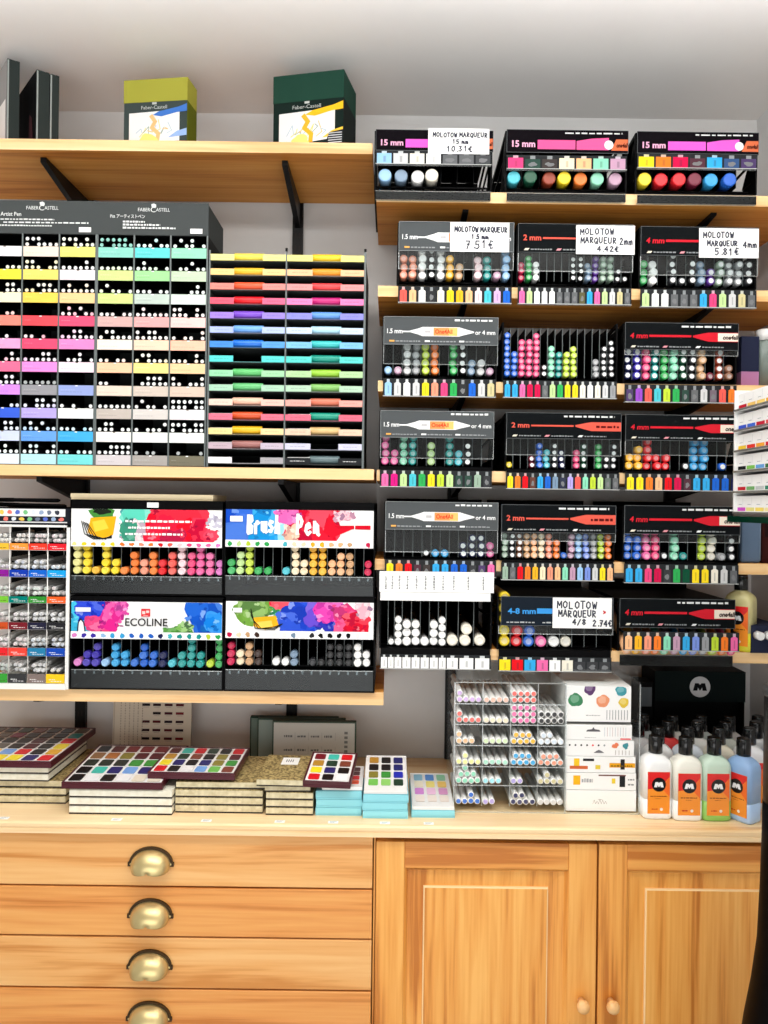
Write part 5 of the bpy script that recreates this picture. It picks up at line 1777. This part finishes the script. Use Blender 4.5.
SETS = [(812, 791, 'bottom white marker set box with a squiggle logo', 0), (791, 773.8, 'white marker set box with yellow squares above the bottom box', 1), (773.8, 757.5, 'white marker set box with yellow and orange bars, third from below', 2),
        (757.5, 741.5, 'white marker set box with tiny coloured dots, fourth from below', 3), (741.5, 726, 'white marker set box with a grey hanger slot, fifth from below', 4), (724.5, 687, 'tall white marker set box with five paint blobs, topmost in the organizer', 5)]
for k, (yb, yt, lb, st) in enumerate(SETS):
    a, b = xj(567.5), xj([638, 638, 637.5, 636, 634, 633][k])
    z0, z1 = zj(yb) - JB, zj(yt) - JB
    z0 = max(z0, .0024)
    t2 = thing('marker_set_box', lb, 'box', (JL + a, YJ + .006 + .0015 * k, JB + z0), (0, 0, 0), 'marker set boxes in the clear organizer')
    w, h = b - a, z1 - z0 - .0004
    m = MB(); m.box(0, w, .0012, .14, 0, h, 'print', (238, 237, 234)); m.build('carton', t2, bevel=.0008)
    m = MB(); m.box(.0006, w - .0006, .0004, .0011, .0006, h - .0006, 'print', (244, 243, 241))
    pr = Pr(m, .0004, (.0006, .0006, w - .0006, h - .0006))
    rnd = random.Random(40 + k)
    X = lambda f: w * f
    Z = lambda f: h * f
    if st == 0:
        pr.line([(X(.38 + .02 * q), Z(.36 + (.13 if q % 2 else 0) * (1 + .4 * (q % 3)))) for q in range(11)], .0006, (130, 132, 130))
        pr.scribble(X(.45), Z(.56), X(.52), .0008, (150, 150, 150), 4, rnd)
    elif st == 1:
        pr.rect(X(.10), Z(.30), X(.20), Z(.85), (238, 180, 40)); pr.scribble(X(.22), Z(.45), X(.38), h * .24, (168, 170, 172), 5, rnd); pr.rect(X(.46), Z(.84), X(.85), Z(.92), (120, 80, 74))
        pr.rect(X(.65), Z(.40), X(.70), Z(.70), (236, 206, 60)); pr.rect(X(.76), Z(.20), X(.84), Z(.85), (40, 40, 42)); pr.scribble(X(.88), Z(.3), X(.97), h * .1, (140, 140, 140), 3, rnd); pr.scribble(X(.88), Z(.6), X(.97), h * .1, (140, 140, 140), 3, rnd)
    elif st == 2:
        pr.rect(X(.11), Z(.40), X(.19), Z(.88), (240, 196, 50)); pr.rect(X(.24), Z(.72), X(.40), Z(.88), (52, 52, 54)); pr.rect(X(.05), Z(.22), X(.31), Z(.42), (206, 104, 60)); pr.rect(X(.42), Z(.22), X(.49), Z(.48), (226, 200, 70))
        pr.rect(X(.62), Z(.34), X(.99), Z(.62), (234, 166, 36)); pr.rect(X(.78), Z(.22), X(.84), Z(.86), (44, 44, 46)); pr.scribble(X(.64), Z(.40), X(.95), h * .1, (120, 90, 30), 9, rnd)
    elif st == 3:
        for q, c in enumerate(('black', 'charcoal', 'black', 'black', 'red', 'charcoal', 'grey')):
            pr.disc(X(.05 + .085 * q), Z(.70), .0018, col(c), 8)
        pr.blob(X(.72), Z(.70), .006, .005, (232, 130, 90), .3, 12, rnd); pr.blob(X(.87), Z(.68), .006, .005, (70, 140, 150), .3, 12, rnd)
        pr.poly([(X(.40), Z(.22)), (X(.56), Z(.22)), (X(.52), Z(.34)), (X(.48), Z(.42)), (X(.44), Z(.34))], (120, 118, 122))
        for q in range(5):
            pr.rect(X(.72 + .05 * q), Z(.1), X(.73 + .05 * q), Z(.4), (190, 180, 176), False)
    elif st == 4:
        pr.poly([(X(.30), Z(.56)), (X(.52), Z(.56)), (X(.50), Z(.68)), (X(.43), Z(.72)), (X(.41), Z(.86)), (X(.39), Z(.72)), (X(.32), Z(.68))], (96, 94, 98))
        for q in range(9):
            pr.rect(X(.58 + .04 * q), Z(.25), X(.586 + .04 * q), Z(.85), (200, 170, 170) if q % 2 else (176, 186, 196), False)
        pr.rect(X(.82), Z(.04), X(.98), Z(.14), (232, 110, 110)); pr.scribble(X(.28), Z(.15), X(.45), .001, (150, 150, 150), 5, rnd)
    else:
        for fx, fz, rx, rz, c in ((.14, .62, .11, .19, (70, 135, 95)), (.36, .92, .09, .16, (98, 68, 110)), (.56, .60, .10, .17, (230, 150, 110)), (.84, .88, .09, .13, (70, 150, 160)), (.88, .56, .08, .13, (222, 190, 70))):
            pr.blob(X(fx), Z(fz), X(rx), h * rz, c, .12, 18, rnd)
            pr.blob(X(fx - .01), Z(fz + .03), X(rx * .6), h * rz * .6, mixc(c, (255, 255, 255), .25), .15, 14, rnd)
        pr.scribble(X(.30), Z(.20), X(.52), .0014, (150, 150, 150), 7, rnd)
        for q in range(8):
            pr.rect(X(.62 + .045 * q), Z(.10), X(.628 + .045 * q), Z(.36), (120, 120, 126), False)
        pr.rect(X(.0), Z(.0), X(1), Z(.035), (60, 60, 62))
    m.build('printed_face', t2)

# ------------------------------------------------------------------ paint refill bottles
M['cap'] = flat('black_cap', (12, 12, 13), 0.22, 0, 0.5)


def m_logo(pr, x, z, r, disc, letter):
    pr.disc(x, z, r, disc, 28)
    s = r * .68
    pr.poly([(x + s * a, z + s * b) for a, b in ((-1, -.55), (-.72, .52), (-.20, .52), (0, .28), (.20, .52), (.72, .52), (1, -.55), (.36, -.55), (.30, -.10), (.06, -.50), (-.06, -.50), (-.30, -.10), (-.36, -.55))], letter)


def bottle(label, x, y, z, body, low=None, rot=0, lab=True, s=1.0, group='paint refill bottles on the worktop', cat='bottle'):
    t = thing('paint_bottle', label, cat, (x, y, z), (0, 0, rot), group)
    hx, hy = .0262 * s, .0200 * s
    m = MB()
    lo = low or body
    cut = .036 * s
    m.loft([(0, hx * .90, hy * .88), (.0015, hx * .97, hy * .96), (.004, hx, hy), (cut, hx, hy)], 32, obj_mat(lo), p=5.0)
    m.build('liquid' if low else 'foot', t)
    m = MB()
    m.loft([(cut + .0001, hx, hy), (.094 * s, hx, hy), (.099 * s, hx * .985, hy * .99, 4.6), (.104 * s, hx * .92, hy * .95, 4.0), (.1085 * s, hx * .78, hy * .84, 3.2), (.1125 * s, hx * .56, hy * .66, 2.6), (.115 * s, hx * .42, hy * .54, 2.1), (.118 * s, .0100 * s, .0100 * s, 2.0)], 32, obj_mat(body), p=5.0)
    m.build('body', t)
    m = MB()
    r = .0124 * s
    m.lathe([(r * .92, .1155 * s), (r, .1162 * s), (r, .1405 * s), (r * .94, .1415 * s), (r * .96, .1420 * s), (r * .96, .1455 * s), (r * .7, .1470 * s)], 24, 'cap')
    m.build('flip_cap', t)
    if lab:
        m = MB()
        a, b = -hx * .76, hx * .76
        z0, z1 = .011 * s, .086 * s
        y0 = -hy - .0004
        m.box(a, b, y0, -hy + .0006, z0, z1, 'gloss', (248, 150, 48))
        pr = Pr(m, y0, (a, z0, b, z1), 'gloss')
        w, h = b - a, z1 - z0
        X = lambda f: a + w * f
        Z = lambda f: z0 + h * f
        pr.poly([(X(0), Z(1)), (X(1), Z(1)), (X(1), Z(.90)), (X(.55), Z(.62)), (X(0), Z(.58))], (226, 40, 40))
        pr.poly([(X(1), Z(.90)), (X(1), Z(.4)), (X(.6), Z(.62))], (244, 110, 40))
        m_logo(pr, X(.5), Z(.70), w * .32, (20, 18, 20), (246, 246, 246))
        pr.scribble(X(.12), Z(.41), X(.88), h * .022, (120, 50, 20), 7, rnd)
        pr.scribble(X(.35), Z(.36), X(.60), h * .012, (150, 70, 30), 4, rnd)
        pr.scribble(X(.18), Z(.10), X(.45), h * .028, (200, 50, 30), 3, rnd)
        pr.disc(X(.62), Z(.11), w * .07, (250, 236, 220), 10)
        m.build('front_label', t)
    return t


_om = {}


def obj_mat(c):
    if c not in _om:
        m, nt, b = new_mat('bottle_plastic')
        b.inputs['Base Color'].default_value = lin(c)
        b.inputs['Roughness'].default_value = .32
        b.inputs['Subsurface Weight'].default_value = .25
        b.inputs['Subsurface Radius'].default_value = (.01, .01, .01)
        _om[c] = m
    return _om[c]


rnd = random.Random(77)
FB = [(658.5, 820, (246, 246, 244), None, 0, 'white paint bottle with orange label, nearest the clear organizer'), (689, 821.8, (242, 240, 228), (248, 247, 242), 0, 'cream-shouldered white paint bottle, second from the clear organizer'),
      (718, 822, (205, 226, 208), (150, 205, 100), 0, 'pale mint paint bottle with green bottom, third from the clear organizer'), (748, 823.5, (150, 184, 226), (178, 206, 240), -1.0, 'light blue paint bottle turned sideways, last of the front row')]
for px, py, c, lo, rot, lb in FB:
    x, y = PZ(px, py, WT)
    bottle(lb, x, y + .0205, WT + .0003, c, lo, rot)
BK = [(238, 238, 236), (214, 222, 230), (228, 220, 200), (236, 236, 238), (170, 190, 214), (226, 224, 224), (220, 60, 60), (240, 240, 236), (210, 214, 205), (232, 232, 232), (190, 200, 200), (238, 236, 230), (214, 224, 220), (236, 230, 228), (204, 208, 214)]
names = ['first', 'second', 'third', 'fourth', 'fifth']
for r_ in range(3):
    for k in range(5):
        x = .493 + k * .0575 + (.023 if r_ % 2 == 0 else .0) + rnd.uniform(-.002, .002)
        y = -.282 + .0 + (r_ + 1) * .0425 - .010
        if r_ == 0 and k == 4:
            y += .0; x -= .0
        if x > .772:
            continue
        bottle('%s paint bottle from the clear organizer in the %s row behind the front bottles' % (names[k], ['second', 'third', 'rearmost'][r_]), x, y, WT + .0003, BK[r_ * 5 + k], None, rnd.uniform(-.08, .08), lab=(r_ == 0))

# black crate with the round badge
DC = 1.600
a, b = P(655, 690, DC)[0], P(745.5, 690, DC)[0]
zt = ZO(700, 671.8, DC)
zl = ZO(700, 702, DC)
t = thing('display_crate', 'black display crate with a round white badge standing behind the paint bottles', 'crate', (a, DC - WALLD, WT + .0003))
w, h = b - a, zt - WT
m = MB()
m.box(0, w, .004, .085, 0, .004, 'blackmat'); m.box(0, w, .083, .086, .004, h, 'blackmat'); m.box(0, .003, .004, .083, .004, h, 'blackmat'); m.box(w - .003, w, .004, .083, .004, h, 'blackmat'); m.box(.003, w - .003, .004, .083, h - .003, h, 'blackmat')
m.box(.003, w - .003, .02, .022, .004, zl - WT, 'blackmat')
m.build('shell', t)
m = MB()
m.box(0, w, 0, .003, zl - WT, h, 'print', (16, 24, 24))
pr = Pr(m, 0, None)
lx, lz = P(700, 687, DC)[0] - a, ZO(700, 687, DC) - WT
m_logo(pr, lx, lz, .0215, (196, 198, 200), (14, 14, 16))
m.build('badge_panel', t)
# small black binders beside the crate
m = MB(); m.box(0, .030, 0, .05, 0, .20, 'blackmat'); m.box(.003, .027, -.0004, 0, .15, .19, 'print', (90, 96, 100))
o = m.build('black_carton', None, (P(642, 690, 1.58)[0], 1.60 - WALLD, WT + .0003), bevel=.001)
tag(o, 'narrow black carton between the clear organizer and the badge crate', 'box')

# ------------------------------------------------------------------ top shelf: art boxes and binders
def art_box(label, px0, px1, D0, D1, ytop1, depth, lidc, bodyc, lidf, pen, sidec):
    xa, ya, _ = P(px0, 110, D0)
    xb, yb, _ = P(px1, 110, D1)
    w = math.hypot(xb - xa, yb - ya)
    rot = math.atan2(yb - ya, xb - xa)
    z0 = SZ['L1'] + .0003
    h = ZO(px1, ytop1, D1) - z0
    t = thing('art_box', label, 'box', (xa, ya, z0), (0, 0, rot))
    hl = h * lidf
    m = MB(); m.box(.0008, w - .0008, .0008, depth - .0008, 0, hl, 'print', bodyc)
    pr = Pr(m, .0008, (.0008, 0, w - .0008, hl))
    X = lambda f: w * f
    Z = lambda f: hl * f
    wh = (238, 236, 232)
    pr.text('Faber-Castell', X(.28), Z(.84), X(.68), Z(.92), (190, 194, 190), 0)
    pr.poly([(X(.45), Z(.94)), (X(.52), Z(.94)), (X(.52), Z(.99)), (X(.45), Z(.99))], (190, 194, 190))
    pr.poly([(X(.09), Z(.06 if pen[2] else .0)), (X(.88), Z(.16 if pen[2] else .0)), (X(.88), Z(.80)), (X(.09), Z(.76))], wh)
    rn = random.Random(label)
    for q in range(9):
        pr.line([(X(.2 + .06 * q), Z(rn.uniform(.2, .4))), (X(.28 + .06 * q), Z(rn.uniform(.3, .55))), (X(.3 + .05 * q), Z(rn.uniform(.15, .6)))], w * .012, [(176, 196, 210), (216, 206, 120), (150, 170, 160), (240, 190, 120)][q % 4], False)
    pr.n += 1
    pr.line([(X(.44), Z(.68)), (X(.50), Z(.55)), (X(.45), Z(.42)), (X(.55), Z(.28)), (X(.54), Z(.14))], w * .06, (246, 190, 130) if not pen[2] else (246, 180, 50))
    pr.blob(X(.40), Z(.16), w * .13, hl * .13, (232, 226, 130), .2, 16, rn)
    pr.poly([(X(.46), Z(.70)), (X(.56), Z(.78)), (X(.86), Z(.86)), (X(1), Z(.93)), (X(1), Z(.76)), (X(.84), Z(.74)), (X(.6), Z(.66))], pen[0])
    pr.poly([(X(.70), Z(.18)), (X(.84), Z(.32)), (X(1), Z(.38)), (X(1), Z(.22)), (X(.84), Z(.20))], pen[1])
    if pen[2]:
        pr.poly([(X(.74), Z(.0)), (X(.80), Z(.28)), (X(1), Z(.32)), (X(1), Z(.0))], (36, 40, 42))
        for q in range(5):
            pr.rect(X(.79), Z(.05 + .05 * q), X(.98), Z(.07 + .05 * q), (200, 202, 204), False)
    else:
        pr.rect(X(.72), Z(.04), X(.99), Z(.10), (70, 40, 36))
    m.build('base', t)
    m = MB(); m.box(0, w, 0, depth, hl, h, 'print', lidc); m.box(w - .0006, w + .0002, .0, depth, 0.001, hl, 'print', sidec)
    m.build('lid', t, bevel=.0006)


art_box('olive green art pen box with a blue pen picture on the topmost shelf', 123.5, 187.3, 1.492, 1.476, 76.8, .048, (160, 158, 62), (62, 72, 70), .66, ((70, 120, 200), (150, 180, 226), False), (92, 100, 24))
art_box('dark green art pen box with a yellow pen picture on the topmost shelf', 273, 343.6, 1.496, 1.466, 69, .09, (34, 66, 54), (24, 38, 34), .63, ((250, 190, 40), (250, 200, 70), True), (26, 32, 30))
for k, (px, D, h, th, lb) in enumerate(((7, 1.475, 58, .022, 'tall grey-faced binder cut by the picture edge on the topmost shelf'), (36.5, 1.478, 69, .0235, 'black binder with a dark cover, middle of three on the topmost shelf'), (50.2, 1.4925, 73.5, .0165, 'slim black binder, nearest the olive box on the topmost shelf'))):
    x, y, _ = P(px, 100, D)
    z0 = SZ['L1'] + .0003
    hh = ZO(px, h, D) - z0
    dep = .14
    t = thing('binder', lb, 'binder', (x, y, z0), (0, 0, .70), 'binders on the topmost shelf')
    m = MB(); m.box(0, th, 0, .003, 0, hh, 'print', (48, 54, 52)); m.box(0, .003, -.0006, 0, .002, hh - .002, 'print', (150, 156, 152)); m.box(th - .006, th, .0005, .0035, hh - .01, hh + .001, 'blackmat')
    m.build('spine', t, bevel=.0005)
    m = MB(); m.box(0, .0022, .003, dep, 0, hh, 'print', (150, 148, 146) if k == 0 else (18, 18, 20)); m.box(th - .0022, th, .003, dep, 0, hh, 'blackmat')
    if k:
        m.box(-.0003, 0, .012, dep - .006, hh * .04, hh * .86, 'print', (14, 14, 15))
        m.prism([(.02, .004), (.05, .004), (.045, hh * .5), (.03, hh * .42)], -.0006, -.0003, 'print', (70, 40, 44), 'x')
    else:
        m.box(-.0003, 0, .012, dep - .006, hh * .04, hh * .54, 'print', (232, 228, 224))
    m.build('cover', t)
    m = MB(); m.box(.0024, th - .0024, .0032, dep - .002, .003, hh - .003, 'print', (60, 62, 60)); m.build('pages', t)

# ------------------------------------------------------------------ odds and ends at the right-hand end of the shelves
x, y, _ = P(745, 650, 1.462)
bottle('yellow paint bottle with orange label beside the last rack of the lowest marker shelf', x + .001, y + .022, SZ['R6'] + .0003, (205, 196, 140), (222, 214, 40), -.75, True, 1.0, None)
x, y, _ = P(741.5, 350, 1.485)
t = thing('tall_carton', 'dark navy carton with a pink foot at the end of the third marker shelf', 'box', (x, y, SZ['R3'] + .0003))
m = MB(); m.box(0, .034, 0, .10, .030, .098, 'print', (40, 44, 66)); m.build('upper_panel', t)
m = MB(); m.box(0, .034, 0, .10, 0, .030, 'print', (176, 120, 160)); m.build('pink_panel', t)
x, y, _ = P(761, 350, 1.47)
t = thing('clear_tub', 'grey-green tub with a pale cap at the end of the third marker shelf', 'tub', (x + .022, y + .03, SZ['R3'] + .0003))
m = MB(); m.loft([(0, .020, .020, 2), (.085, .020, .020, 2), (.092, .015, .015, 2)], 24, flat('tub_plastic', (120, 132, 126), .3)); m.build('body', t)
m = MB(); m.lathe([(.0165, .0922), (.0165, .112), (.014, .114)], 24, 'white'); m.build('cap', t)
x, y, _ = P(741.5, 545, 1.475)
t = thing('grey_blue_case', 'grey blue case standing upright at the end of the fifth marker shelf', 'case', (x, y, SZ['R5'] + .0003))
m = MB(); m.box(0, .037, 0, .12, 0, .082, 'print', (92, 110, 132)); m.build('body', t, bevel=.004)
m = MB(); m.box(.034, .0385, .004, .116, .004, .080, 'print', (150, 164, 180)); m.build('edge_band', t)
x, y, _ = P(762.5, 545, 1.475)
t = thing('dark_red_box', 'dark red box beside the grey blue case on the fifth marker shelf', 'box', (x, y, SZ['R5'] + .0003))
m = MB(); m.box(0, .045, 0, .12, 0, .085, 'print', (52, 22, 20)); m.build('carton', t)
m = MB(); m.box(.004, .041, -.0005, 0, .05, .078, 'print', (30, 16, 16)); m.build('paper_band', t)
x, y, _ = P(756.5, 626, 1.40)
t = thing('marker_pack', 'navy pack of white-capped markers jutting out at the end of the lowest marker shelf', 'marker pack', (x + .0, -.245, SZ['R6'] + .032), (0, 0, 0))
t.location = (x + .016, -.262, SZ['R6'] + .0003)
m = MB(); m.box(0, .06, 0, .10, .0, .052, 'print', (42, 46, 66)); m.build('sleeve', t)
for k in range(3):
    m = MB(); m.lathe([(.0065, -.016), (.0080, -.014), (.0080, .0)], 16, 'white', T=Matrix.Translation((.011 + .019 * k, -.0006, .034)) @ TO_Y); m.build('marker_cap', t)

# glass shelf on the right wall with a stepped white marker display
zg = ZO(733, 516, 1.25)
m = MB(); m.box(XO(729.5, 518, 1.255), .8065, -.86, -.452, zg - .0095, zg - .0005, 'glass')
m.box(XO(729.5, 518, 1.255), XO(729.5, 518, 1.255) + .003, -.86, -.452, zg - .0095, zg - .0003, flat('glass_edge', (20, 92, 76), .15))
m.box(XO(729.5, 518, 1.255) + .003, .8065, -.452, -.4505, zg - .0095, zg - .0005, flat('glass_edge_front', (20, 92, 76), .15))
o = m.build('glass_bracket_shelf')
tag(o, 'green-edged glass shelf fixed to the side wall under the white colour display', 'shelf', kind='thing')
xd = XO(733.5, 460, 1.25)
zt = ZO(733.5, 391, 1.25)
t = thing('colour_display', 'white six-tier display with colour bars on the glass shelf', 'display', (xd, 1.25 - WALLD, zg + .0002), (0, 0, -PI / 2))
# local x runs towards the camera, local -y faces the room's open side
Hd = zt - zg
Ld = .36
m = MB()
m.box(0, .004, .0, .16, 0, Hd, 'white'); m.box(.004, Ld, .15, .154, 0, Hd, 'white'); m.box(Ld, Ld + .004, 0, .16, 0, Hd, 'silver')
m.box(0, Ld, .0, .15, 0, .004, 'silver')
m.build('frame', t)
ph = (Hd - .006) / 6
rnd = random.Random(8)
barc = [[(200, 30, 50), (244, 200, 110), (250, 214, 120), (240, 180, 60)], [(60, 90, 210), (70, 110, 220), (200, 40, 60), (230, 90, 90)], [(245, 205, 60), (230, 60, 50), (250, 170, 60), (220, 40, 60)], [(30, 32, 34), (130, 200, 90), (110, 170, 230), (60, 120, 70)], [(200, 40, 50), (120, 180, 110), (200, 205, 205), (60, 140, 110)], [(220, 90, 210), (236, 226, 140), (248, 224, 110), (250, 236, 170)]]
for i in range(6):
    z0 = .005 + ph * (5 - i)
    m = MB()
    m.box(.0045, Ld - .0005, .004, .008, z0, z0 + ph * .82, 'print', (246, 246, 244))
    m.box(.0045, Ld - .0005, -.002, .146, z0 - .0012, z0, 'white')
    m.box(.0045, Ld - .0005, -.003, -.002, z0 - .0012, z0 + .0020, 'silver')
    pr = Pr(m, .004, None)
    sw = .030
    for k in range(11):
        xk = .008 + sw * k
        pr.rect(xk, z0 + ph * .10, xk + sw - .003, z0 + ph * .27, barc[i][k % 4], False)
        pr.rect(xk + .004, z0 + ph * .40, xk + sw * .5, z0 + ph * .43, (180, 184, 190), False)
        pr.rect(xk + sw * .6, z0 + ph * .36, xk + sw * .62, z0 + ph * .72, (200, 204, 208), False)
    m.build('tier', t)

# black floor stand at the right edge
t = thing('floor_stand', 'black tapered floor stand at the edge of the picture before the cupboard', 'stand', (XO(792, 850, 1.10), 1.10 - WALLD, 0))
m = MB()
m.lathe([(.115, .0006), (.118, .006), (.112, .014), (.100, .03), (.086, .45), (.0660, .69), (.0600, .735), (.0510, .79), (.0440, .85), (.0410, .93), (.0395, 1.0), (.0390, 1.05)], 40, 'black')
m.build('foot', t)
m = MB()
m.lathe([(.0385, 1.0502), (.0385, 1.200), (.0375, 1.203)], 40, 'steel')
m.build('column', t)
m = MB()
m.lathe([(.0395, 1.2032), (.0405, 1.206), (.0405, 1.216), (.036, 1.219)], 40, flat('grey_collar', (58, 60, 60), .5))
m.build('collar', t)

# ------------------------------------------------------------------ light
def area(name, loc, target, sx, sy, power, colr):
    l = bpy.data.lights.new(name, 'AREA')
    l.shape = 'RECTANGLE'
    l.size, l.size_y = sx, sy
    l.energy = power
    l.color = colr
    o = bpy.data.objects.new(name, l)
    COLL.objects.link(o)
    o.location = loc
    o.rotation_euler = (Vector(target) - Vector(loc)).to_track_quat('-Z', 'Y').to_euler()
    return o


area('low_front_fill', (-0.1, -2.6, 0.9), (-0.1, -0.2, 2.0), 2.4, 1.2, 26, (1.0, 0.995, 0.985))  # added fill low behind the camera, lifting ceiling and recessed wall; no window modelled
area('overhead_lamp', (-0.05, -1.20, 2.31), (-0.05, -1.12, 0), 1.7, 0.3, 17, (1.0, 0.98, 0.95))
area('ceiling_fill', (-0.1, -0.66, 2.215), (-0.1, -0.66, 3.0), 2.2, 0.12, 11, (0.98, 0.985, 1.0))  # added upward fill, out of view, only to brighten the ceiling
w = bpy.data.worlds.new('daylight')
SC.world = w
w.use_nodes = True
bg = w.node_tree.nodes['Background']
bg.inputs['Color'].default_value = (0.93, 0.97, 1.0, 1)
bg.inputs['Strength'].default_value = 0.30

# ------------------------------------------------------------------ camera
cd = bpy.data.cameras.new('camera')
cd.sensor_fit = 'VERTICAL'
cd.sensor_height = 36.0
cd.lens = FPX / 1024 * 36.0
cd.shift_x = -(VPX - 384) / 1024
cd.shift_y = (VPY - 512) / 1024
cd.clip_start = 0.05
cam = bpy.data.objects.new('camera', cd)
COLL.objects.link(cam)
cam.location = (0, -WALLD, CAMZ)
cam.rotation_euler = (PI / 2, 0, 0)
cam.rotation_euler = (Matrix.Rotation(PI / 2, 4, 'X') @ Matrix.Rotation(ROLL, 4, 'Z')).to_euler()
SC.camera = cam
SC.view_settings.view_transform = 'Standard'
SC.view_settings.look = 'None'
SC.view_settings.gamma = 1.0
SC.view_settings.use_curve_mapping = False
SC.view_settings.exposure = 0.0
SC.cycles.max_bounces = 10
SC.cycles.transparent_max_bounces = 24
SC.cycles.use_denoising = True
